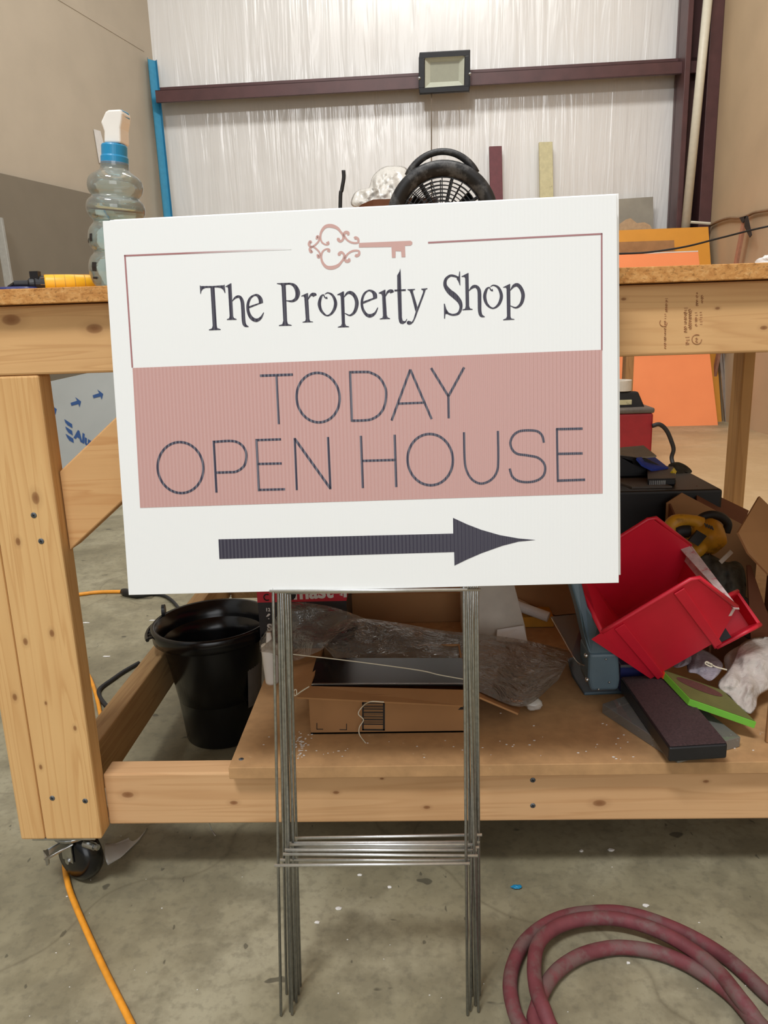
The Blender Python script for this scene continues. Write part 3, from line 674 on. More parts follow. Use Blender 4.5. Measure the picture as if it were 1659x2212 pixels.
p = at(12, 618, 1.08); m = MB().lathe([(.03, 0), (.032, .002), (.032, .006), (.029, .0085), (0, .009)], (p.x-.004, p.y+.04, ZT), 32); m.build('jar_lid', MAT['navy'], smooth=False, bevel=.0006, thing=('round navy blue lid lying flat at the left end of the bench', 'lid'))
p = at(1668, 575, 1.2); m = MB(); m.blob((p.x, p.y, ZT+.011), (.022, .018, .0115), .4, 2.6, 3); m.build('paper_wad', MAT['paper'], smooth=True, thing=('crumpled white paper wad on the right end of the bench', 'paper'))

# ================================================================ BACK OF THE ROOM
# flood light on the girt
yo2 = .24
c0 = onwall(906, 113, yo2+.09); c1 = onwall(1016, 107, yo2+.09); c2 = onwall(1015, 197, yo2+.04); c3 = onwall(906, 203, yo2+.04)
fl = thing('flood_light', (c0+c2)*.5, 'square black flood light fixed to the dark red girt', 'lamp')
U = (c1-c0); D = (c3-c0); Nn = U.cross(D).normalized()
if Nn.dot(EYE-c0) < 0: Nn = -Nn
m = MB()
def rim(mb, o, U, D, a, b_, N, h):
    mb.obox(o, U, D*a, N*h); mb.obox(o+D*(1-a), U, D*a, N*h); mb.obox(o+D*a, U*b_, D*(1-2*a), N*h); mb.obox(o+U*(1-b_)+D*a, U*b_, D*(1-2*a), N*h)
rim(m, c0-Nn*.05, U, D, .14, .11, Nn, .055); m.obox(c0-Nn*.075, U, D, Nn*.025); m.build('housing', MAT['black'], fl, bevel=.006)
i0 = c0+U*.105+D*.135; iU = U*.79; iD = D*.73
m = MB(); a = [i0, i0+iU, i0+iU+iD, i0+iD]; bq = [q-Nn*.044 for q in (i0+iU*.14+iD*.14, i0+iU*.86+iD*.14, i0+iU*.86+iD*.80, i0+iU*.14+iD*.80)]
a = [q-Nn*.006 for q in a]
m.add(a+bq, [(0, 1, 5, 4), (1, 2, 6, 5), (2, 3, 7, 6), (3, 0, 4, 7)]); m.build('reflector', MAT['lens'], fl)
m = MB().add(bq, [(0, 1, 2, 3)]); m.build('diffuser', plain('lamp_panel', (158, 160, 142), .35, var=.02), fl)
m = MB()
for q in (c0+D*.62, c1+D*.58): m.blob(q, (.014, .014, .014), 0)
m.obox(c0+D*.5-Nn*.09, U, D*.12, Nn*.012); m.build('bracket', MAT['zinc'], fl)
pts = [onwall(932, y, .24+.02*math.sin(y*.03)) for y in (200, 240, 280, 320, 350)]+[onwall(932.5, 400, .3), onwall(933, 520, .3)]
MB().tube(cat_rom([tuple(p) for p in pts], 4), .006, 6).build('lamp_cable', plain('brown_cable', (120, 108, 94), .6), fl)
# blue angle strip in the left corner
t0 = onwall(318, 127, .12); t1 = onwall(337, 127, .12); bdir = (at(352.5, 463, t0.y-.12)-t0); kk = t0.z/-bdir.z; bd = bdir*kk
bl_ = thing('blue_strip', V((t0.x+bd.x, t0.y+bd.y, 0)), 'long blue plastic angle strip leaning in the left corner', 'strip')
w_ = t1-t0
MB().obox(t0, w_*.68+V((0, .05, 0)), bd, wn*.004).build('strip_face', MAT['blue_strip'], bl_)
MB().obox(t0+V((-.0, 0, 0)), w_*.25+V((0, -.05, 0)), bd, wn*.004).build('strip_lip', MAT['blue_strip'], bl_)
MB().obox(t0+w_*.68+V((0, .05, 0)), w_*.32+V((0, -.03, 0)), bd, wn*.004).build('strip_lip', MAT['blue_strip'], bl_)
# dull board against the left wall
a = onleft(-70, 358, .05); b = onleft(252, 433.5, .05); zt = (a.z+b.z)/2
m = MB().obox(V((a.x, a.y, .0)), V((b.x-a.x, b.y-a.y, 0)), V((0, 0, zt)), -ln_*.02); m.build('wall_panel', MAT['panel_dark'], bevel=.003, thing=('large dull taupe board standing against the left wall', 'board'))
q = [onleft(203, 279, .01), onleft(217, 283, .01), onleft(235, 352, .01), onleft(215, 352, .01)]
MB().board(q, .004).build('paper_strip', MAT['paper'], thing=('narrow white paper strip on left wall just behind the bottle neck', 'paper'))
a = at(-14, 470, 5.2); b = at(13, 640, 5.0); dd = b-a; kk = a.z/-dd.z
m = MB().obox(a, (.05, 0, 0), dd*kk, (0, .03, 0)); m.build('metal_strip', MAT['grey_metal'], bevel=.004, thing=('pale grey metal strip leaning at the far left edge', 'strip'))
# rear bench carrying the fan
RB = 4.75; xr = at(1352, 800, RB).x; xr2 = at(1369, 800, RB).x
rb = thing('rear_bench', (0, 5.2, 0), 'second wooden bench along the back, one leg seen past the sign', 'workbench')
MB().box(-1.5, xr2+.02, RB-.02, RB+.95, .87, .905).build('tabletop', MAT['mdf'], rb)
for (x0, y0) in ((xr, RB), (xr, RB+.85), (-1.45, RB), (-1.45, RB+.85)): MB().box(x0, x0+(xr2-xr), y0, y0+.085, 0, .868).build('leg', WZ if 0 else wood('rear_leg_pine', (176, 132, 84), (136, 96, 56), 'z', V((0, 5.2, 0)), (), seed=4), rb, bevel=.004)
# drum fan
FY = 5.0; fc = at(956, 477, FY); pxm = F_PX/((fc-EYE).dot(fw)); FR = 121/pxm
fan = thing('drum_fan', V((fc.x, FY+.1, .906)), 'dusty black drum fan with carry handle, above the sign', 'fan')
ay = V((0, -1, -.08)).normalized()
m = MB(); m.lathe([(FR*.99, -.28), (FR, -.05), (FR*1.0, 0), (FR*.985, .018), (FR*.93, .03), (FR*.86, .028), (FR*.75, .005), (FR*.72, -.02), (FR*.72, -.03), (FR*.95, -.04), (FR*.95, -.28)], fc, 64, ay, cap=False)
m.build('drum', MAT['dust_black'], fan, smooth=True)
gx = V((1, 0, 0)); gz = gx.cross(ay).normalized() * -1
if gz.z < 0: gz = -gz
def fpt(r, an, d=0.): return fc+gx*r*math.cos(an)+gz*r*math.sin(an)+ay*d
for nm, dd_ in (('front_grille', -.01), ('rear_grille', -.26)):
    m = MB()
    for k in range(9): 
        r_ = FR*(.2+.52*k/8); m.tube([fpt(r_, 2*math.pi*j/48, dd_) for j in range(48)], .0035, 5, closed=True)
    for j in range(24): m.tube([fpt(FR*.12, 2*math.pi*j/24, dd_), fpt(FR*.74, 2*math.pi*j/24, dd_)], .0035, 5)
    for j in range(8): m.tube([fpt(FR*.1, math.pi*(j/4+.17), dd_-.012), fpt(FR*.76, math.pi*(j/4+.17), dd_-.012)], .011 if nm[0] == 'f' else .004, 6)
    m.build(nm, MAT['black'], fan)
m = MB(); m.lathe([(0, .012), (FR*.16, .01), (FR*.2, 0), (FR*.2, -.2)], fc, 32, ay, cap=False)
for j in range(3):
    an = 2*math.pi*j/3+.5; m.add([fpt(FR*.15, an-.3, -.1), fpt(FR*.68, an-.22, -.08), fpt(FR*.7, an+.3, -.16), fpt(FR*.15, an+.4, -.14)], [(0, 1, 2, 3)])
m.build('rotor', MAT['black'], fan)
m = MB(); hp = []; hr = []
for k in range(21):
    an = math.radians(128-76*k/20); s_ = math.sin(math.pi*k/20); hp.append(fpt(FR*(.97+.165*s_**.9), an, -.02)); hr.append(.024-.004*s_)
m.tube(hp, hr, 8); m.build('handle', MAT['dust_black'], fan, smooth=True)
zb = fc.z-FR
for s_ in (-1, 1):
    m = MB().tube([fc+gx*s_*FR*1.02+V((0, .14, 0)), V((fc.x+s_*FR*1.02, FY+.14, zb)), V((fc.x+s_*FR*.8, FY+.14, .93))], .018, 8)
    m.tube([V((fc.x+s_*FR*.8, FY-.1, .924)), V((fc.x+s_*FR*.8, FY+.3, .924))], .018, 8)
    m.build('stand_leg', MAT['black'], fan)
# carton with plastic wrap on it
p0, p1 = at(806, 431, 5.33), at(842, 428, 5.33)
m = MB().prism([(p0.x-.1, 5.42, p0.z-.02), p0, V((p0.x+.42, 5.33, p0.z)), V((p0.x+.42, 5.65, p0.z)), (p0.x-.1, 5.65, p0.z-.02)], (0, 0, -(p0.z-.907)))
m.build('carton', MAT['carton_dark'], thing=('dark brown carton behind the drum fan, plastic wrap heaped on it', 'box'))
m = MB(); pillow(m, [(762, 446), (764, 420), (780, 408), (796, 406), (806, 380), (826, 362), (850, 358), (880, 366), (890, 420), (880, 446), (820, 450)], 5.62, 5.42, .09, .07, 15, 2, 18)
m.build('plastic_wrap', MAT['bag_white'], smooth=True, thing=('crumpled heap of cloudy plastic wrap left of the fan', 'plastic wrap'))
a = at(742, 368, 5.0); pts = [a, at(742.5, 385, 5.0), at(738.5, 410, 5.0), at(735, 445, 5.0)]; e_ = V((pts[-1].x-.03, 5.0, .91))
m = MB().tube(cat_rom([tuple(p) for p in pts+[e_]], 5), .0115, 8); m.build('black_rod', MAT['black_rubber'], smooth=True, thing=('bent black rod standing upright left of the plastic wrap', 'rod'))
# boards leaning on the back wall
for (x0, x1, y, mt, lb) in ((1056, 1083, 318, 'maroon_wood', 'maroon painted board leaning on the white back wall'), (1163, 1192, 309, 'cream_wood', 'scuffed cream painted board leaning on the white back wall')):
    a = onwall(x0, y, .06); b = onwall(x1, y-1, .06); dn_ = V((.01, -.42, -a.z))
    MB().obox(a, b-a, dn_, (0, -.035, 0)).build('wood_board', MAT[mt], bevel=.003, thing=(lb, 'board'))
a = onwall(1290, 433, .1); b = onwall(1411, 425, .1)
MB().obox(a, b-a, V((0, -.35, -a.z)), wn*.012).build('grey_board', MAT['grey_board'], thing=('grey board behind the amber sheet on the back wall', 'board'))
m = MB().board([onwall(x, y, .40) for x, y in ((1338, 484), (1352, 474), (1362, 471), (1376, 482), (1392, 480), (1404, 486), (1412, 500), (1338, 500))], .003)
m.build('kraft_scrap', plain('pale_kraft', (188, 160, 126), .8), thing=('torn kraft paper scrap sticking up behind the amber sheet', 'paper'))
def leaner(name, mat, TR, BR, Yt, Yb, wid, th, lb, cat):
    t_, b_ = at(*TR, Yt), at(*BR, Yb); up = t_-b_; b_ = b_-V((0, 0, b_.z)) if abs(b_.z) < .12 else b_
    o = thing(name, V((b_.x-wid/2, b_.y, 0)), lb, cat)
    MB().obox(b_, (-wid, .03, 0), t_-b_, (0, th, th*.15)).build('panel', mat, o)
    return o, t_, b_
oo, _, _ = leaner('amber_sheet', MAT['amber'], (1530, 490), (1560, 899), 6.85, 6.38, 1.3, .012, 'amber yellow sheet leaning on the back wall behind the orange sheet', 'sheet')
pm = V((0, -.004, 0))
ta = [at(x, y, 6.77)+pm for x, y in ((1300, 524), (1456, 519), (1457, 560), (1300, 560))]
MB().board(ta, .002).build('paper_label', MAT['kraft'], oo)
oo, t_, b_ = leaner('orange_sheet', MAT['orange_sheet'], (1508, 544), (1552, 902), 6.55, 6.18, 1.05, .010, 'fluorescent orange sheet leaning in front of the amber sheet', 'sheet')
MB().obox(t_+V((0, 0, .001)), (-1.05, .03, 0), (0, 0, .008), (0, .01, 0)).build('edge', MAT['white_plastic'], oo)
for (xa, xb, lb) in ((1552, 1572, 'thin grey metal strip next to the amber sheet'), (1560, 1576, 'thin grey metal strip nearest the right wall')):
    a = at(xa, 745, 6.5); b = at(xb-4, 893, 6.36)
    MB().obox(V((b.x, b.y, .0)), (.022, 0, 0), a-V((b.x, b.y, 0)), (0, .012, 0)).build('metal_strip', MAT['alu'], thing=(lb, 'strip'))
# conduit in the column
a = onwall(1529, 0, .34); b = onwall(1481, 488, .34); dd = b-a
MB().tube([a-dd*.4, a+dd*1.03], .036, 14).build('conduit_pipe', MAT['white_pvc'], smooth=True, thing=('white plastic conduit pipe running up the steel column', 'pipe'))
# things on the right wall
m = MB(); pts = [onright(x, y, .02) for x, y in ((1534, 487), (1552, 478), (1575, 471), (1595, 471), (1612, 467), (1630, 459), (1659, 454), (1710, 445))]
m.tube(cat_rom([tuple(p) for p in pts], 5), .011, 6); m.build('wall_cable', plain('grey_brown_cable', (140, 112, 84), .6), smooth=True, thing=('brown cable sagging along the right wall', 'cable'))
a, b = onwall(1492, 480, .36), onwall(1534, 483, .36); MB().tube([a, b], .012, 6).build('conduit_elbow', MAT['white_pvc'], thing=('short white tube crossing the foot of the visible column', 'pipe'))
a, b = onright(1609, 472, .05), onright(1588, 580, .05); dd = b-a
MB().obox(a, (0, -.05, 0), dd*(a.z/-dd.z), (-.02, 0, 0)).build('wood_stick', plain('pink_stained_wood', (176, 128, 104), .7), thing=('thin pinkish stick leaning on the right wall under a black strap', 'stick'))
m = MB(); m.board([onright(x, y, .08) for x, y in ((1597, 470), (1612, 466), (1605, 482), (1602, 480))], .006); m.board([onright(x, y, .08) for x, y in ((1608, 468), (1614, 466), (1623, 508), (1619, 513), (1608, 490))], .006)
m.build('strap', MAT['black_rubber'], thing=('black strap hanging on the right wall over the stick', 'strap'))
pts = [(fc.x+.3, 5.2, .93), tuple(at(1250, 549, 5.1))]+[tuple(at(x, y, Y)) for x, y, Y in ((1337, 548, 5.1), (1400, 545, 5.1), (1480, 533, 5.1), (1560, 513, 5.15), (1659, 489, 5.2))]+[(XR-.01, 5.0, at(1760, 462, 4.9).z)]
MB().tube(cat_rom(pts, 8), .0065, 6).build('power_cable', MAT['black_rubber'], smooth=True, thing=('long black cable strung in the air in front of the amber sheet', 'cable'))
# printed sheet leaning on the rear bench
f0 = onz(148, 1048, 0); ft = V((0, RB-.03-f0.y, .78)); Ysh = f0.y
def onsh(x, y, off=.0): 
    n_ = V((1, 0, 0)).cross(ft).normalized(); n_ = -n_ if n_.dot(EYE-f0) < 0 else n_
    return onpl(x, y, f0, n_)+n_*off
sh = thing('composite_sheet', V((f0.x+.3, f0.y, 0)), 'grey printed composite sheet with blue arrows behind the left post', 'sheet')
q = [onsh(96, 826.5), onsh(184, 807), onsh(330, 775), onsh(330, 1040), onsh(96, 1050)]
for p in q: p.z = max(p.z, .002)
MB().board(q, .004).build('panel', plain('grey_protective_film', (164, 168, 166), .35, var=.03, scale=4), sh)
NAVYP = plain('blue_ink', (30, 72, 128), .5, var=.04)
def shp(nm, pts): MB().add([onsh(x/5.925, 800+y/5.925, .003) for x, y in pts], [tuple(range(len(pts)))]).build(nm, NAVYP, sh)
arw = [(905, 418), (990, 390), (965, 343), (1040, 400), (1022, 473), (1005, 432), (917, 455)]
for dx_, dy_ in ((0, 0), (283, -97), (-311, 98)): shp('printed_arrow', [(x+dx_, y+dy_) for x, y in arw])
shp('logo_bar', [(838, 718), (925, 775), (935, 835), (880, 800), (850, 755)]); shp('logo_bar', [(842, 812), (940, 875), (948, 932), (890, 900), (860, 855)]); shp('logo_bar', [(825, 625), (925, 690), (930, 742), (870, 705), (840, 670)])
m = MB(); P = onsh(955/5.925, 800+862/5.925, .003); uu = (onsh(1165/5.925, 800+985/5.925, .003)-P); hh = (onsh(965/5.925, 800+745/5.925, .003)-onsh(958/5.925, 800+862/5.925, .003))
text_mesh(m, 'Alumi', P, uu.normalized(), hh.normalized(), hh.length*1.38, .004, sx=1.05)
m.build('logo_lettering', NAVYP, sh, merge=False)
# red welder-like unit with black handle, on the floor behind
Yd = 4.3; a = at(1268, 880, Yd); b = at(1413, 880, Yd); zt = at(1390, 893, Yd).z
dv = thing('portable_power_unit', V(((a.x+b.x)/2, Yd+.15, 0)), 'red metal power unit with black handle on floor behind the bench', 'power unit')
MB().box(a.x, b.x, Yd, Yd+.3, .01, zt).build('case', MAT['red_dark'], dv, bevel=.012)
MB().box(a.x-.005, b.x+.005, Yd-.005, Yd+.31, zt, zt+.03).build('lid', MAT['taupe_case'], dv, bevel=.01)
def q2(x, y): return at(x, y, Yd+.06)
m = MB().prism([q2(1270, 846), q2(1379, 846), q2(1396, 886), q2(1270, 888)], (0, .05, 0)); m.build('handle', MAT['black'], dv, bevel=.008)
m = MB().box(q2(1300, 868).x, q2(1364, 868).x, Yd+.05, Yd+.058, q2(1330, 875).z, q2(1330, 864).z); m.build('handle_grip', MAT['cream_wood'], dv, bevel=.003)
pts = [tuple(at(x, y, Yd-.02)) for x, y in ((1409, 920), (1425, 917), (1440, 930), (1451, 955), (1455, 972), (1451, 992))]+[(at(1450, 1010, Yd).x, Yd-.1, .012)]
MB().tube(cat_rom(pts, 6), .012, 8).build('cord', MAT['black_rubber'], dv, smooth=True)
c_ = at(1340, 846, Yd+.1); m = MB().lathe([(.03, 0), (.062, 0), (.062, .06), (.03, .06), (.03, 0)], c_+V((-.002, 0, .005)), 28, cap=False); m.build('tape_roll', MAT['white_box'], smooth=False, bevel=.002, thing=('white tape roll sitting on the red power unit', 'tape'))

# ================================================================ UNDER THE BENCH
# bucket
bk = V((-.430, 1.53, 0))
bc = thing('bucket', bk, 'black plastic bucket standing on the floor behind the front beam', 'bucket')
ztop = at(437, 1335, 1.53).z-.002; rt_ = .124
m = MB(); m.lathe([(0, .004), (.074, .004), (.077, 0), (.080, .004), (.096, .2), (.106, ztop-.037), (.112, ztop-.034), (.126, ztop-.03), (.128, ztop-.004), (.125, ztop), (.118, ztop-.002), (.108, ztop-.03), (.075, .012), (0, .012)], bk, 72, cap=False)
m.build('bucket_shell', MAT['black_gloss'], bc, smooth=True)
for s_ in (-1, 1):
    m = MB(); b0 = math.pi*(0 if s_ > 0 else 1)-.1*s_
    for k in range(6):
        an = b0+(k-2.5)*.13; m.tube([bk+V((math.cos(an)*.124, math.sin(an)*.124, ztop-.016)), bk+V((math.cos(an)*.137, math.sin(an)*.137, ztop-.018))], .003, 6)
    m.tube([bk+V((math.cos(b0+(k-5)*.08)*.137, math.sin(b0+(k-5)*.08)*.137, ztop-.017)) for k in range(11)], .0042, 6)
    m.build('rim_lug', MAT['black_gloss'], bc)
p = bk+V((-.122, .045, ztop+.004)); m = MB().cyl(p, (1, .2, 0), .015, .007, 20)
m.tube([bk+V((math.cos(a_)*.131, math.sin(a_)*.131, ztop-.012)) for a_ in [math.pi-.35-k*(math.pi-.5)/24 for k in range(25)]], .003, 6)
m.build('bail_handle', MAT['black'], bc)
m = MB(); m.lathe([(.0885, .08), (.1015, .2)], bk, 14, cap=False, a0=-.62, a1=.12); m.build('bucket_label', MAT['pale_label'], bc)
bc.rotation_euler = (0, math.radians(-1.0), 0)
# cords on the floor
def floor_tube(name, pxy, r, mat, th, n=8, extra=(), z=None):
    pts = [onz(x, y, z if z else r) for x, y in pxy]; P = [tuple(p) for p in list(extra)+pts]
    return MB().tube(cat_rom(P, 8), r, 10).build(name, mat, smooth=True, thing=th)
floor_tube('extension_cord', [(160, 1425), (185, 1450), (199, 1475), (214, 1528), (222, 1600), (200, 1700), (160, 1800), (141, 1855), (146.5, 1908), (164.6, 1959), (188, 2013), (213, 2068), (239, 2122), (264, 2172), (284, 2212), (310, 2265)], .0047, MAT['orange_cord'], ('orange extension cord running from under the caster to the foreground', 'cord'))
ec = thing('cord_plug', onz(290, 1288, 0), 'orange cord joined to a black plug on the floor behind the bench', 'cord')
MB().tube(cat_rom([tuple(onz(x, y, .006)) for x, y in ((120, 1292), (172, 1284), (215, 1279), (268, 1278))], 6), .0062, 8).build('orange_lead', MAT['orange_cord'], ec, smooth=True)
MB().tube([onz(x, y, .012) for x, y in ((265, 1278), (272, 1280), (296, 1285), (330, 1284))], [.011, .014, .012, .006], 10).build('plug', MAT['black'], ec, smooth=True)
MB().tube(cat_rom([tuple(onz(x, y, .006)) for x, y in ((328, 1283), (352, 1286), (372, 1298), (395, 1325))], 6), .0055, 8).build('black_lead', MAT['black_rubber'], ec, smooth=True)
floor_tube('loose_cable', [(300, 1432), (267, 1451), (241, 1469), (218, 1486), (213, 1499), (222, 1516), (240, 1535)], .0055, MAT['black_rubber'], ('short black cord looping on the floor beside the side rail', 'cord'))
# hose coil
def hz(p, z): return tuple(onz(1000+p[0]/2.517, 1800+p[1]/2.517, z))
r = .0098
A = [(1760, 960), (1659, 880), (1450, 690), (1250, 565), (1040, 475), (870, 432), (720, 428), (560, 450), (430, 510), (330, 600), (275, 710), (256, 820), (270, 930), (310, 1037), (420, 1170), (760, 1300), (1200, 1290), (1500, 1180), (1590, 1080)]
Cc = [(1570, 1010), (1480, 900), (1380, 815), (1220, 712), (1060, 648), (900, 622), (780, 626), (640, 665), (520, 742), (445, 840), (405, 940), (395, 1040), (520, 1190), (900, 1270), (1330, 1225), (1640, 1120)]
Bb = [(1590, 1010), (1500, 890), (1400, 765), (1300, 675), (1150, 575), (980, 500), (800, 462), (620, 472), (490, 520), (410, 600), (387, 720), (400, 850), (440, 960), (480, 1060), (560, 1170), (700, 1230)]
pts = [hz(p, r) for p in A]+[hz(p, r*1.1) for p in Cc]+[hz(p, r*2.3 if 0 < i < 13 else r*1.3) for i, p in enumerate(Bb)]
MB().tube(cat_rom(pts, 6), r, 12).build('air_hose', MAT['hose'], smooth=True, thing=('dusty maroon rubber hose coiled on the floor at front right', 'hose'))
# curled film scrap next to the caster
def scr(u, v):
    lo = [(233, 1869), (262, 1852), (300, 1815), (318, 1789)]; hi = [(226, 1822), (250, 1822), (285, 1806), (318, 1789)]
    i = min(int(u*3), 2); f = u*3-i; L_ = [lo[i][k]*(1-f)+lo[i+1][k]*f for k in (0, 1)]; H_ = [hi[i][k]*(1-f)+hi[i+1][k]*f for k in (0, 1)]
    P0 = onz(*L_, .002); P1 = onz(*L_, .002)+V((-.004, .012, 0)); tgt = at(H_[0], H_[1], P0.y+.02)
    return P0*(1-v)+tgt*v+V((0, -.006*math.sin(v*3.1), 0))
MB().grid(14, 8, scr).build('film_scrap', MAT['scrap_film'], smooth=True, solid=.0008, thing=('curled white plastic scrap on the floor right of the caster', 'scrap'))
p = onz(1115, 1918, .001); MB().blob(p+V((0, 0, .002)), (.008, .004, .002), .4, 2, 1).build('blue_bit', MAT['blue_cap'], smooth=True, thing=('tiny blue plastic bit on the floor right of the wire stakes', 'scrap'))
# specks
m = MB(); rr = random.Random(11)
for k in range(34):
    x, y = rr.uniform(0, 1659), rr.uniform(1800, 2210); p = onz(x, y, .0006); s_ = rr.uniform(.0006, .0016)
    m.blob(p, (s_, s_*rr.uniform(.4, 1), .0006), .3, 2, k, nu=6, nv=4)
for x, y, s_ in ((1395, 1956, .005), (777, 1890, .004), (842, 1916, .004), (732, 1962, .005), (685, 1992, .004), (1320, 1836, .006), (1357, 2080, .003), (1256, 1838, .004)):
    m.blob(onz(x, y, .001), (s_, s_*.7, .0015), .4, 2, x, nu=8, nv=5)
for x, y in ((230, 1418), (330, 1340), (185, 1345)): m.blob(onz(x, y, .001), (.012, .003, .0015), .4, 2, x, nu=8, nv=5)
m.build('floor_specks', MAT['paper'], thing=('pale paint chips and flecks scattered on the concrete floor', 'debris', None, 'stuff'))
m = MB()
def ons(x, y, z=ZS): return onz(x, y, z)
for k in range(170):
    x, y = rr.uniform(500, 1650), rr.uniform(1590, 1640) if rr.random() < .5 else rr.uniform(1440, 1640)
    if k > 90: x, y = 645+rr.gauss(0, 11), 1610+rr.gauss(0, 14)
    p = ons(x, y, ZS+.0006)
    if p.x < -.28 or p.y < 1.035: continue
    s_ = rr.uniform(.0006, .0024); m.blob(p, (s_, s_*rr.uniform(.3, .8), .0006), .3, 2, k, nu=6, nv=4)
m.build('shelf_specks', MAT['paper'], thing=('white paint flecks scattered on the lower shelf', 'debris', None, 'stuff'))

# ================================================================ ON THE SHELF
# barcode carton
fl0, fl1 = ons(673, 1580), ons(1012, 1588); Yc = (fl0.y+fl1.y)/2; zt = at(673, 1507, Yc).z; x0, x1 = fl0.x, fl1.x
cb = thing('open_carton', V(((x0+x1)/2, Yc+.1, ZS)), 'shallow open cardboard carton with barcode on the shelf, behind the stakes', 'box')
m = MB(); th = .003; yb = Yc+.2
m.box(x0, x1, Yc, Yc+th, ZS, zt); m.box(x0, x1, yb, yb+th, ZS, zt); m.box(x0, x0+th, Yc+th, yb, ZS, zt); m.box(x1-th, x1, Yc+th, yb, ZS, zt); m.box(x0, x1, Yc, yb, ZS, ZS+th)
m.build('carton_body', MAT['carton'], cb)
hl, hr_ = V((x0-.002, Yc, zt)), V((x1-.006, Yc, zt)); e0, e1 = at(641, 1506, Yc-.035), at(1000, 1524, Yc-.035)
hl = at(668, 1482, Yc); hr_ = at(1004, 1490, Yc)
MB().board([hl, hr_, e1, e0], .003).build('front_flap', MAT['carton'], cb)
MB().board([at(628, 1441, Yc+.14), at(692, 1418, Yc+.16), at(670, 1480, Yc+.004), at(634, 1499, Yc-.02)], .003).build('side_flap', MAT['kraft'], cb)
MB().board([at(1012, 1462, Yc+.12), at(1024, 1500, Yc+.0), at(1120, 1541, Yc+.0), at(1130, 1515, Yc+.1)], .003).build('side_flap', MAT['carton'], cb)
m = MB()
def cf(x, y): p = at(x, y, Yc); return V((p.x, Yc-.0006, p.z))
def cq(x0_, y0_, x1_, y1_): m.add([cf(620+x/3.77, 1430+y/3.77) for x, y in ((x0_, y0_), (x1_, y0_+.01*(x1_-x0_)), (x1_, y1_+.01*(x1_-x0_)), (x0_, y1_))], [(0, 1, 2, 3)])
cq(240, 495, 246, 548); cq(240, 543, 295, 549); cq(428, 547, 488, 553); cq(482, 500, 488, 550)
cq(612, 330, 625, 556); cq(782, 330, 797, 556); cq(612, 544, 797, 556); cq(612, 326, 797, 338)
for yy, hh_ in ((348, 4), (357, 8), (370, 3), (378, 9), (396, 3), (404, 10), (420, 5), (434, 3), (442, 7), (456, 3), (463, 10), (480, 3), (487, 5), (500, 9)): cq(625, yy, 782, yy+hh_)
m.add([cf(620+x/3.77, 1430+y/3.77) for x, y in ((1392, 388), (1430, 352), (1470, 385))], [(0, 1, 2)])
m.build('barcode', MAT['black_print'], cb)
bs = thing('glossy_sheet', V(((x0+x1)/2, Yc+.1, zt-.02)), 'black glossy panel with bright metal edge lying in the barcode carton', 'panel')
pa, pb = at(668, 1477, Yc+.03), at(1007, 1477, Yc+.03); bk_ = V((0, .10, .0))
MB().board([pa, pb, pb+bk_, pa+bk_], .004).build('panel', MAT['black_gloss'], bs)
MB().obox(pa+V((0, -.002, -.001)), pb-pa, (0, .002, 0), (0, 0, .0022)).build('metal_edge', MAT['alu'], bs)
tw = [(790, 326), (680, 323), (620, 358), (580, 420), (622, 470), (590, 530), (590, 590), (640, 660)]
m = MB(); m.tube(cat_rom([tuple(at(620+x/3.77, 1430+y/3.77, Yc-(.038 if y < 330 else .012 if y < 600 else .03))) for x, y in tw], 6), .0009, 5)
m.tube(cat_rom([tuple(at(x, y, Yc-.02)) for x, y in ((668, 1483), (650, 1494), (642, 1500), (636, 1502), (635, 1492), (640, 1490), (641, 1500))], 5), .0009, 5)
m.build('twine', MAT['twine'], thing=('cream twine curling over the front of the barcode carton', 'string'))
m = MB(); m.tube(cat_rom([tuple(at(x, y, 1.155)) for x, y in ((620, 1412), (760, 1428), (900, 1447), (950, 1458), (1006, 1468))], 6), .0009, 5)
m.build('twine', MAT['twine'], thing=('thin taut cream string stretched between the wire stakes above the carton', 'string'))
# clear bag with dark packing inside
top = [(700, 1362), (760, 1336), (850, 1344), (950, 1361), (1040, 1370), (1130, 1382), (1239, 1407)]
bot_ = [(698, 1395), (745, 1436), (850, 1452), (960, 1462), (1040, 1496), (1130, 1526), (1205, 1470)]
T_ = cat_rom([(x, y) for x, y in top], 10); B_ = cat_rom([(x, y) for x, y in bot_], 10)
def lerpc(C, u): f = u*(len(C)-1); i = min(int(f), len(C)-2); return C[i]*(1-(f-i))+C[i+1]*(f-i)
def bagpt(u, v, side, amp=1.0):
    a, b = lerpc(T_, u), lerpc(B_, u); x, y = a.x*(1-v)+b.x*v, a.y*(1-v)+b.y*v
    bul = math.sin(math.pi*u)**.5*math.sin(math.pi*v)**.6; q_ = min(max((u-.42)/.3, 0), 1); base = at(x, y, 1.40-.14*v-.115*v*q_*q_*(3-2*q_))
    d = (EYE-base).normalized(); n_ = noise.noise(V((x*.018, y*.03, side)))*.014+noise.noise(V((x*.05, y*.07, side+4)))*.006
    return base+d*(side*.028*bul*amp+n_*bul)
pb_ = thing('plastic_bag', at(930, 1440, 1.25), 'clear plastic bag with dark packing lying on top of the barcode carton', 'bag')
for sd in (1, -1): MB().grid(60, 22, lambda u, v: bagpt(u, v, sd)).build('bag_film', MAT['bag'], pb_, smooth=True)
def inner(u, v, sd):
    uu = .012+u*.62; vv = .06+v*(.80-.5*u)
    return bagpt(uu, vv, sd, .6)
m = MB()
for sd in (1, -1): m.grid(40, 18, lambda u, v: inner(u, v, sd))
m.build('packing', plain('charcoal_foam', (34, 32, 32), .5, var=.35, scale=60, bump=.8, dirt=((66, 62, 58), 30, .56)), pb_, smooth=True)
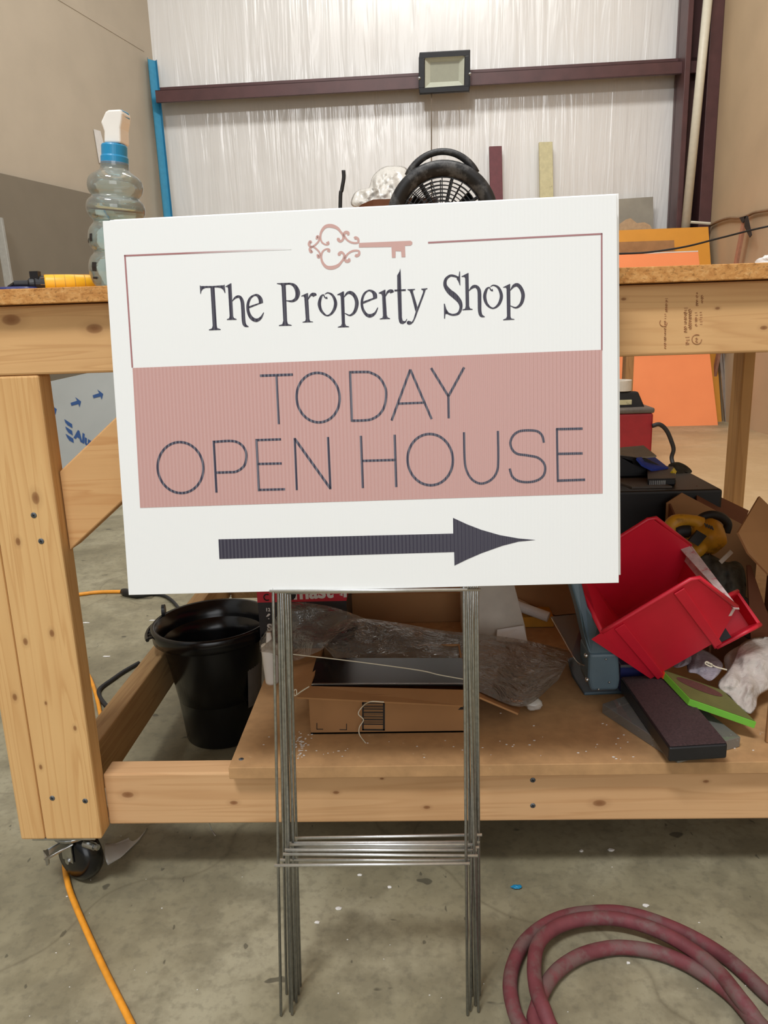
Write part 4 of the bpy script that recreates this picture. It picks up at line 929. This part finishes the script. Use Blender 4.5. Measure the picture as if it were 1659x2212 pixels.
kt = at(1152, 1520, 1.19); MB().blob(kt, (.016, .012, .011), .25, 1.8, 9).build('knotted_corner', MAT['scrap_film'], pb_, smooth=True)
T2 = cat_rom([(560, 1385), (585, 1350), (625, 1304), (690, 1306), (740, 1318), (800, 1340)], 10); B2 = cat_rom([(562, 1408), (590, 1412), (630, 1428), (672, 1414), (700, 1400), (730, 1368)], 10)
def film2(u, v):
    a, b = lerpc(T2, u), lerpc(B2, u); x, y = a.x*(1-v)+b.x*v, a.y*(1-v)+b.y*v
    return at(x, y, 1.40-.13*v+.03*noise.noise(V((x*.02, y*.03, 3))))
MB().grid(40, 20, film2).build('plastic_sheet', MAT['bag'], smooth=True, thing=('clear plastic sheet draped left of the dark packing, behind left stakes', 'plastic sheet'))
# boxed tool with red band
Yb = 1.47; xa, xb = at(557, 1303, Yb).x, at(748, 1296, Yb).x; zr = at(630, 1300, Yb).z; ztp = .47
tb = thing('tool_box_carton', V(((xa+xb)/2, Yb+.08, ZS)), 'black retail carton with red band reading master behind the left stakes', 'box')
MB().box(xa, xb, Yb, Yb+.16, ZS, ztp).build('carton_body', plain('black_card', (44, 42, 44), .5, var=.08), tb)
MB().box(xa-.0005, xb+.0005, Yb-.0006, Yb+.1605, zr, zr+.07).build('red_band', plain('red_card', (196, 40, 56), .5, var=.04), tb)
m = MB(); yy = Yb-.0014
def tbp(x, y): p = at(x, y, Yb); return V((p.x, yy, p.z))
P = tbp(634, 1293.6); text_mesh(m, 'master', P, (1, 0, .03), (0, 0, 1), .043, .0014, sx=.98)
text_mesh(m, '12', tbp(574, 1320), (1, 0, 0), (0, 0, 1), .010, .0003); text_mesh(m, '6', tbp(575.5, 1340), (1, 0, 0), (0, 0, 1), .021, .001); text_mesh(m, 'S', tbp(578, 1362), (1, 0, 0), (0, 0, 1), .021, .001)
m.build('white_lettering', MAT['white_print'], tb, merge=False)
m = MB(); cc = tbp(577, 1290); m.tube([cc+V((math.cos(k*.33)*.0065, 0, math.sin(k*.33)*.0065)) for k in range(3, 17)], .0014, 5)
cc = tbp(627, 1284); m.lathe([(.012, 0), (.012, .0004)], cc, 14, (0, -1, 0)); m.build('dark_logo', MAT['black_print'], tb)
p = ons(588, 1474); m = MB().lathe([(.012, 0), (.0125, .004), (.0155, .06), (.016, .075), (.006, .08), (.004, .1)], p, 20); m.build('caulk_tube', MAT['white_plastic'], smooth=True, thing=('small white tapered tube standing at the left edge of the shelf', 'tube'))
# cartons at the back
Y5 = 1.60; a, b = at(709, 1330, Y5), at(1006, 1330, Y5); zt = at(860, 1283, Y5).z
MB().box(a.x, b.x, Y5, Y5+.2, ZS, zt).build('carton', MAT['carton'], bevel=.002, thing=('plain brown cardboard carton standing behind the clear bag', 'box'))
Y6 = 1.5; q = [at(1012, 1262, Y6), at(1108, 1255, Y6), at(1133, 1352, Y6), at(1128, 1395, Y6), at(1012, 1400, Y6)]
wb = thing('white_carton', V((q[0].x+.05, Y6+.06, ZS)), 'off white carton right of the brown carton, loose flap at its base', 'box')
q = [at(1000, 1255, Y6), at(1108, 1252, Y6), at(1134, 1352, Y6)]; q4 = V((q[2].x+.004, Y6-.002, ZS)); q5 = V((q[0].x, Y6, ZS))
MB().prism([q[0], q[1], q[2], q4, q5], (0, .09, 0)).build('carton_body', MAT['white_box'], wb, bevel=.001)
MB().board([at(1074, 1360, Y6-.012), at(1131, 1351, Y6-.012), at(1140, 1388, Y6-.04), at(1072, 1385, Y6-.04)], .002).build('flap', MAT['paper'], wb)
Y7 = 1.62; q = [at(1108, 1272, Y7), at(1140, 1245, Y7), at(1262, 1245, Y7), at(1250, 1325, Y7), at(1200, 1330, Y7), at(1114, 1291, Y7)]
o = MB().prism(q, (.0, .12, .0)).build('carton', MAT['carton'], bevel=.002, thing=('tilted tan carton wedged between white carton and stapler arm', 'box'))
p0, p1 = at(1116, 1308, 1.58), at(1185, 1333, 1.55); MB().tube([p0, p1], .011, 16).build('paper_roll', MAT['paper'], thing=('small white paper roll lying under the tilted tan carton', 'paper'))
Y8 = 1.56; a, b = at(1128, 1340, Y8), at(1196, 1340, Y8); zt = at(1165, 1333, Y8).z; z2 = at(1165, 1370, Y8).z; z3 = at(1165, 1380, Y8).z
yb_ = thing('yellow_box', V(((a.x+b.x)/2, Y8+.04, ZS)), 'small amber box with yellow and white stripe near the stapler', 'box')
MB().box(a.x, b.x, Y8, Y8+.08, ZS, zt).build('carton_body', plain('amber_card', (196, 138, 34), .5), yb_)
MB().box(a.x-.0004, b.x+.0004, Y8-.0006, Y8, z2-.006, z2).build('yellow_stripe', plain('yellow_card', (226, 196, 50), .5), yb_)
MB().box(a.x-.0004, b.x+.0004, Y8-.0006, Y8, z2-.011, z2-.006).build('white_stripe', MAT['white_print'], yb_)
MB().box(a.x-.0004, b.x+.0004, Y8-.0006, Y8, ZS+.001, z2-.011).build('dark_stripe', MAT['black_print'], yb_)
# heavy stapler / lever press
YM = 1.20
mc = thing('lever_press', ons(1300, 1490), 'blue grey steel lever press with sloping arm, left of the red bin', 'machine')
def mp(x, y, Y=YM): return at(x, y, Y)
MB().prism([ons(1262, 1503), ons(1356, 1499), ons(1352, 1462), ons(1330, 1425), ons(1225, 1425), ons(1235, 1462)], (0, 0, .006)).build('base', MAT['machine'], mc, bevel=.002)
z0 = ZS+.0062
fr = [mp(1272, 1412), mp(1337, 1410), mp(1340, 1470), mp(1336, 1492), mp(1276, 1494), mp(1270, 1470)]
for p in fr: p.z = max(p.z, z0)
MB().prism(fr, (0, .07, 0)).build('head', MAT['machine'], mc, bevel=.006, seg=3)
MB().prism([mp(1226, 1240, YM+.02), mp(1252, 1240, YM+.02), mp(1270, 1312, YM+.01), mp(1292, 1352, YM), mp(1337, 1412, YM), mp(1272, 1414, YM), mp(1262, 1370, YM+.01), mp(1250, 1320, YM+.01)], (0, .05, 0)).build('arm', MAT['machine'], mc, bevel=.004, seg=3)
m = MB()
for x, y in ((1266, 1416), (1268, 1468)): m.blob(mp(x, y, YM-.002), (.004, .004, .004), 0, nu=12, nv=8)
for x, y in ((1293, 1489), (1316, 1474), (1309, 1424)): m.blob(mp(x, y, YM-.001), (.0018, .0015, .0018), 0, nu=8, nv=6)
m.build('rivet', MAT['zinc'], mc, smooth=True)
MB().board([mp(1190, 1332, 1.36), mp(1262, 1325, 1.36), mp(1272, 1440, 1.24), mp(1250, 1434, 1.24), mp(1236, 1412, 1.26)], .003).build('guard', MAT['acrylic_brown'], mc)
MB().tube(cat_rom([tuple(p) for p in (mp(1192, 1336, 1.355), mp(1216, 1378, 1.30), mp(1240, 1420, 1.245), mp(1254, 1434, 1.235), mp(1271, 1440, 1.225))], 5), .0012, 6).build('guard_edge', MAT['alu'], mc)
m = MB(); a, b = mp(1338, 1418, 1.26), mp(1400, 1418, 1.26); zb_ = ZS+.02
m.box(a.x, b.x, 1.25, 1.3, ZS+.006, at(1370, 1436, 1.25).z); m.build('blade_bed', MAT['navy'], mc, bevel=.001)
MB().box(a.x, b.x, 1.249, 1.251, at(1370, 1440, 1.25).z-.001, at(1370, 1436, 1.25).z).build('steel_rule', MAT['alu'], mc)
# acrylic slab
q = [ons(1300, 1541), ons(1464, 1650), ons(1598, 1614), ons(1440, 1490)]
q[1].y = max(q[1].y, 1.0)
MB().prism([V((p.x, p.y, ZS+.0005)) for p in q], (0, 0, .017)).build('acrylic_slab', MAT['acrylic'], bevel=.001, thing=('thick clear acrylic slab on the shelf under the sanding block', 'slab'))
# sanding block
zb_ = ZS+.018; zt_ = zb_+.026
q = [onz(1446, 1612, zt_), onz(1573, 1604, zt_)]; ed = (q[1]-q[0]); bkv = onz(1340, 1461, zt_)-q[0]
sb = thing('sanding_block', V(((q[0].x+q[1].x)/2, q[0].y+.1, zb_)), 'long black sanding block with brown grit face, front of the shelf', 'sanding block')
o_ = V((q[0].x, q[0].y, zb_)); MB().obox(o_, ed, bkv, (0, 0, zt_-zb_-.002)).build('block', MAT['black'], sb, bevel=.003)
MB().obox(V((q[0].x, q[0].y, zt_-.0022))+bkv*.006+ed*.02, ed*.96, bkv*.985, (0, 0, .002)).build('grit_face', MAT['grit'], sb, bevel=.0006)
# green disc box
g = [onz(1429, 1446, zt_+.014), onz(1490, 1510, zt_+.012), onz(1634, 1560, ZS+.035), onz(1572, 1492, ZS+.05)]
g[3] = g[0]+g[2]-g[1]
gb = thing('sanding_disc_box', V((g[1].x+.04, g[1].y+.04, zt_)), 'flat green box of brown sanding discs leaning across the sanding block', 'box')
nn = (g[1]-g[0]).cross(g[2]-g[1]).normalized(); nn = -nn if nn.z > 0 else nn
MB().prism(g, nn*.011).build('box_body', MAT['green'], gb, bevel=.0005)
ctr = (g[0]+g[1]+g[2]+g[3])/4; m = MB(); gi = [ctr+(p-ctr)*.97-nn*.0004 for p in g]; m.add(gi, [(0, 1, 2, 3)]); m.build('box_lid', MAT['green_dark'], gb)
e1_, e2_ = (g[2]-g[1])*.36, (g[0]-g[1])*.20; c9 = ctr+(g[0]-g[1])*.24; m = MB().add([c9+e1_*math.cos(k*.314)+e2_*math.sin(k*.314)-nn*.0009 for k in range(20)], [tuple(range(20))]); m.build('disc_window', MAT['disc'], gb)
m = MB(); d1 = (g[1]-g[0]).normalized(); m.obox(g[0]+d1*.002-nn*.0012, d1*.012, nn*.0125, (g[1]-g[2]).normalized()*.0006); m.build('orange_corner', MAT['orange_red'], gb)
# red bins
def rotv(v): 
    v = V(v); return Matrix.Rotation(v.length, 3, v.normalized())
def make_bin(O, R, H, Wd, L1, L, Hc, L2, label, group=None, smear=True):
    def P(x, y, z): return V(O)+R @ V((x, y, z))
    root = thing('parts_bin', P(.06, Wd/2, 0), label, 'bin', group); th = .0035; tp = .006
    side = [(.012, 0), (L2, 0), (L, Hc), (L1, H), (0, H)]
    def yy(z, far): t_ = tp*(1-z/H); return Wd-t_ if far else t_
    m = MB()
    for far in (0, 1):
        s_ = -1 if far else 1
        m.add([P(x, yy(z, far), z) for x, z in side]+[P(x, yy(z, far)+s_*th, z) for x, z in side], [(0, 1, 2, 3, 4), (9, 8, 7, 6, 5)]+[(i, (i+1) % 5, (i+1) % 5+5, i+5) for i in range(5)])
    def slab(a, b):     # wall between two profile points
        (xa, za), (xb, zb) = a, b; d = V((xb-xa, 0, zb-za)).normalized(); n_ = V((-d.z, 0, d.x))*th
        c_ = [V((xa, yy(za, 0), za)), V((xa, yy(za, 1), za)), V((xb, yy(zb, 1), zb)), V((xb, yy(zb, 0), zb))]
        m.add([P(*p) for p in c_]+[P(*(p+n_)) for p in c_], [(0, 1, 2, 3), (7, 6, 5, 4), (0, 4, 5, 1), (1, 5, 6, 2), (2, 6, 7, 3), (3, 7, 4, 0)])
    slab(side[0], side[1]); slab(side[1], side[2]); slab(side[4], side[0])
    m.build('bin_shell', MAT['red_bin'], root, bevel=.0008)
    m = MB()
    for far in (0, 1):
        y_ = Wd-.001 if far else .001
        m.tube(cat_rom([tuple(P(x, y_, z)) for x, z in ((0, H), (L1*.5, H), (L1-.006, H))], 3)+[P(L1+.006, y_, H-.006), P(L, y_, Hc)], .0038, 8)
    m.tube([P(0, 0, H), P(0, Wd, H)], .0038, 8); m.build('rim', MAT['red_bin'], root, smooth=True)
    for xx in (.028, L1-.03):
        for far in (0, 1):
            m = MB()
            s_ = 1 if far else -1; y0 = yy(0, far); y1 = yy(H, far)
            m.add([P(xx-.007, y0, 0), P(xx+.007, y0, 0), P(xx+.009, y1, H-.006), P(xx-.009, y1, H-.006), P(xx-.007, y0+s_*.004, -.006), P(xx+.007, y0+s_*.004, -.006), P(xx+.009, y1+s_*.003, H-.006), P(xx-.009, y1+s_*.003, H-.006)],
                  [(0, 1, 2, 3), (7, 6, 5, 4), (0, 4, 5, 1), (1, 5, 6, 2), (2, 6, 7, 3), (3, 7, 4, 0)])
            m.build('rib', MAT['red_bin'], root, bevel=.001)
    if smear:
        d = V((L-L2, 0, Hc)).normalized(); n_ = V((-d.z, 0, d.x)); m = MB()
        c_ = [V((L, .004, Hc))-d*.022, V((L, Wd-.004, Hc))-d*.03, V((L, Wd-.002, Hc)), V((L, .002, Hc))]
        m.add([P(*(p+n_*(th+.0006))) for p in c_]+[P(*(p-n_*.0008+d*.001)) for p in c_], [(0, 1, 2, 3), (7, 6, 5, 4), (0, 4, 5, 1), (1, 5, 6, 2), (2, 6, 7, 3), (3, 7, 4, 0)])
        m.build('paint_smear', MAT['paint_smear'], root)
    return root
RB_ = Matrix(((0.8113, -0.1031, -0.5755), (-0.0992, 0.9458, -0.3092), (0.5762, 0.3079, 0.7571)))
big_bin = make_bin((.38903853, 1.21551978, .25411101), RB_, .15498631, .1784065, .16562087, .1941319, .0521303, .14, 'large red plastic parts bin tipped on its back, white paint on its lip')
MB().board([at(1469, 1185, 1.343), at(1489, 1178, 1.343), at(1597, 1314, 1.176), at(1584, 1313, 1.176)], .003).build('painted_lip', MAT['paint_smear'], big_bin)
Q0 = at(1548, 1400, 1.24); ez = (EYE-Q0).normalized(); ex_ = (at(1640, 1352, 1.24)-Q0).normalized(); ex_ = (ex_-ez*ex_.dot(ez)).normalized(); ey_ = ez.cross(ex_)
R2 = Matrix((ex_, ey_, ez)).transposed()
b2 = make_bin(Q0-ez*.07, R2, .07, .068, .062, .082, .045, .07, 'small red plastic bin with dark vents, right of the large red bin', smear=False)
m = MB(); m.obox(at(1552, 1391, 1.245), ex_*.024, ey_*.02, ez*.004); m.build('vent_insert', MAT['black'], b2)
# cloths
m = MB(); pillow(m, [(1600, 1392), (1640, 1376), (1700, 1390), (1700, 1470), (1660, 1490), (1638, 1505), (1634, 1528), (1620, 1542), (1598, 1528), (1572, 1500), (1554, 1488), (1553, 1472), (1572, 1450), (1588, 1420)], 1.32, 1.14, .022, .02, 24, 2, 14)
pillow(m, [(1565, 1418), (1598, 1395), (1606, 1410), (1590, 1440), (1570, 1450)], 1.33, 1.28, .01, .01, 20, 6)
m.build('cotton_glove', MAT['cloth'], smooth=True, thing=('crumpled off white cotton glove right of the green box', 'glove'))
m = MB(); pillow(m, [(1485, 1412), (1500, 1400), (1530, 1408), (1560, 1432), (1556, 1452), (1540, 1468), (1528, 1470), (1505, 1455), (1486, 1450)], 1.33, 1.19, .012, .016, 14, 5, 12)
pillow(m, [(1452, 1432), (1470, 1418), (1490, 1410), (1492, 1430), (1475, 1440), (1458, 1442)], 1.3, 1.24, .008, .008, 14, 7)
m.build('grey_rag', MAT['cloth_grey'], smooth=True, thing=('crumpled grey rag under the large red bin behind green box', 'rag'))
p = at(1530, 1428, 1.19); m = MB().tube(cat_rom([tuple(at(x, y, 1.17)) for x, y in ((1570, 1447), (1545, 1440), (1528, 1430), (1524, 1434), (1536, 1440), (1538, 1435), (1528, 1432))], 5), .0012, 5); m.build('twine', MAT['twine'], thing=('little white loop of string lying on the grey rag', 'string'))
m = MB(); pillow(m, [(1512, 1204), (1530, 1196), (1552, 1206), (1570, 1214), (1590, 1212), (1606, 1226), (1612, 1262), (1608, 1300), (1596, 1320), (1570, 1312), (1550, 1280), (1530, 1250)], 1.48, 1.36, .02, .02, 22, 4, 12)
pillow(m, [(1585, 1300), (1612, 1290), (1640, 1330), (1640, 1372), (1615, 1380), (1592, 1350)], 1.46, 1.40, .015, .015, 22, 8)
m.build('work_glove', MAT['cloth_dark'], smooth=True, thing=('dark grey work glove heaped in the large carton below yellow sander', 'glove'))
# large open carton at right with power tool
YC = 1.66
oc = thing('open_carton', V((.72, 1.5, ZS)), 'large open cardboard carton at the right holding yellow power tool and gloves', 'box')
x0 = at(1440, 1150, YC).x
MB().board([at(1440, 1087, YC), at(1474, 1065, YC), at(1602, 1132, YC), V((at(1640, 1150, YC).x, YC, at(1640, 1150, YC).z)), V((at(1640, 1150, YC).x, YC, ZS)), V((x0, YC, ZS))], .004).build('back_wall', MAT['carton'], oc)
MB().board([at(1505, 1049, YC+.08), at(1618, 1103, YC+.08), at(1602, 1140, YC+.005), at(1506, 1088, YC+.005)], .004).build('back_flap', MAT['carton_dark'], oc)
MB().board([at(1641, 1072, 1.36), at(1720, 1150, 1.36), at(1740, 1330, 1.28), at(1660, 1240, 1.28), at(1617, 1195, 1.28), at(1595, 1150, 1.28)], .004).build('right_flap', MAT['carton'], oc)
MB().board([V((x0, YC-.004, ZS)), V((x0, YC-.004, at(1440, 1087, YC).z)), V((x0-.01, 1.36, .34)), V((x0-.01, 1.36, ZS))], .004).build('left_wall', MAT['carton_dark'], oc)
xr_ = at(1665, 1150, YC).x
MB().board([V((xr_, YC, ZS)), V((xr_, YC, .44)), V((xr_-.06, 1.34, .40)), V((xr_-.06, 1.34, ZS))], .004).build('right_wall', MAT['carton_dark'], oc)
MB().box(x0, xr_-.065, 1.37, YC-.005, ZS+.0005, ZS+.004).build('bottom', MAT['carton_dark'], oc)
MB().board([at(1614, 1222, 1.36), at(1622, 1222, 1.36), at(1660, 1330, 1.36), at(1660, 1420, 1.36), at(1622, 1380, 1.36)], .004).build('front_flap', MAT['carton_dark'], oc)
# yellow tool
YT = 1.52
yt = thing('power_sander', at(1520, 1190, YT), 'dirty yellow power sander with black cord lying in the large carton', 'power tool')
m = MB(); m.blob(at(1526, 1158, YT), (.038, .045, .034), .12, 1.5, 2, nu=36, nv=24)
m.tube(cat_rom([tuple(at(x, y, YT)) for x, y in ((1444, 1150), (1456, 1130), (1478, 1124), (1500, 1126), (1512, 1132))], 6), [.014+.002*math.sin(k*.3) for k in range(25)], 12)
m.tube([at(1500, 1180, YT-.03), at(1512, 1192, YT-.03)], .02, 12); m.build('housing', MAT['yellow_dirty'], yt, smooth=True)
MB().obox(at(1488, 1168, YT-.049), at(1507, 1146, YT-.049)-at(1488, 1168, YT-.049), at(1508, 1180, YT-.049)-at(1488, 1168, YT-.049), (0, .006, 0)).build('name_plate', MAT['black'], yt)
MB().tube(cat_rom([tuple(at(x, y, YT-.01)) for x, y in ((1460, 1150), (1474, 1147), (1488, 1148))], 4), .013, 10).build('grip', MAT['black_rubber'], yt, smooth=True)
m = MB()
for k in range(4): m.tube([at(1522+k*5, 1130+k*2, YT-.036), at(1526+k*5, 1139+k*2, YT-.04)], .0015, 5)
m.build('vent', MAT['black'], yt)
MB().tube(cat_rom([tuple(at(x, y, YT+.01)) for x, y in ((1508, 1126), (1520, 1116), (1540, 1112), (1560, 1118), (1572, 1132), (1568, 1150))], 6), .009, 8).build('cord', MAT['black_rubber'], yt, smooth=True)
m = MB().obox(at(1553, 1212, 1.42), at(1578, 1188, 1.42)-at(1553, 1212, 1.42), (.006, 0, -.006), (0, .002, 0)); m.build('label_strip', MAT['white_box'], thing=('small pale strip sticking out of the dark gloves', 'strip'))
# black tool cases behind
YK = 1.70; a = at(1290, 1060, YK); b = at(1562, 1062, YK); zt = at(1440, 1060, YK).z
MB().box(a.x, b.x, YK, YK+.3, ZS, zt).build('tool_case', plain('black_case', (17, 17, 18), .45, var=.1), bevel=.006, thing=('wide flat black tool case on the shelf behind the carton', 'tool case'))
MB().obox(V((at(1360, 1050, YK+.05).x, YK+.03, zt)), (.09, 0, 0), (-.03, .1, 0), (0, 0, .004)).build('case_tray', MAT['taupe_case'], thing=('grey brown tray lying on the black tool case left of charger', 'tray'))
Y9 = YK+.05; a = at(1398, 1058, Y9); b = at(1440, 1058, Y9); zc = at(1420, 1036, Y9).z
ch = thing('battery_charger', V(((a.x+b.x)/2, Y9+.05, zt)), 'black battery charger with silver vents on the black tool case', 'charger')
MB().obox(V((a.x, Y9, zt+.001)), (b.x-a.x+.02, 0, 0), (.04, .14, 0), (0, 0, zc-zt)).build('case', MAT['black'], ch, bevel=.003)
MB().obox(V((a.x, Y9, zc+.001)), (b.x-a.x+.02, 0, 0), (.04, .14, 0), (0, 0, .002)).build('lid', MAT['taupe_case'], ch, bevel=.001)
m = MB()
for k in range(9): m.obox(V((a.x+.004+k*.0042, Y9-.0012, zt+.004)), (.0026, 0, 0), (0, .001, 0), (0, 0, (zc-zt)*.6))
m.build('vent', MAT['zinc'], ch)
MB().obox(V((b.x+.03, Y9+.05, zc-.004)), (.014, .03, .002), (-.004, .01, .008), (.004, -.001, .004)).build('tab', plain('yellow_tab', (226, 206, 40), .5), ch)
Y10 = YK+.16; q = [at(1290, 1002, Y10), at(1340, 985, Y10), at(1395, 990, Y10), at(1440, 1012, Y10), at(1450, 1040, Y10), V((at(1450, 1060, Y10).x, Y10, zt+.001)), V((at(1290, 1060, Y10).x, Y10, zt+.001))]
MB().prism(q, (0, .12, 0)).build('tool_bag', MAT['black_rubber'], bevel=.008, thing=('soft black tool bag on the black tool case beside the sign', 'bag'))
m = MB(); m.board([at(1376, 988, Y10-.03), at(1412, 985, Y10+.1), at(1444, 1010, Y10+.0), at(1410, 1013, Y10-.03), at(1388, 1002, Y10-.03)], .006); m.build('blue_cloth', MAT['blue_cloth'], thing=('folded bright blue cloth lying on the black tool bag', 'cloth'))
m = MB(); m.board([at(1300, 976, Y10+.02), at(1345, 966, Y10+.1), at(1390, 962, Y10+.1), at(1418, 984, Y10+.02), at(1378, 988, Y10)], .004); m.build('grey_flap', MAT['grey_board'], thing=('grey card sheet lying on the black tool bag above the cloth', 'card'))
m = MB(); pillow(m, [(1444, 1004), (1462, 998), (1480, 1004), (1494, 1016), (1492, 1022), (1480, 1020), (1492, 1028), (1480, 1034), (1462, 1030), (1450, 1018)], YK+.25, YK+.18, .012, .01, 16, 3)
m.build('dark_glove', MAT['cloth_dark'], smooth=True, thing=('crumpled dark glove on the tool case behind the charger', 'glove'))
# carton edge at far right
p = ons(1655, 1606); MB().box(p.x, p.x+.15, p.y, p.y+.008, ZS, at(1655, 1505, p.y).z).build('cardboard_piece', MAT['carton'], bevel=.002, thing=('upright brown cardboard piece at the far right front of the shelf', 'cardboard'))
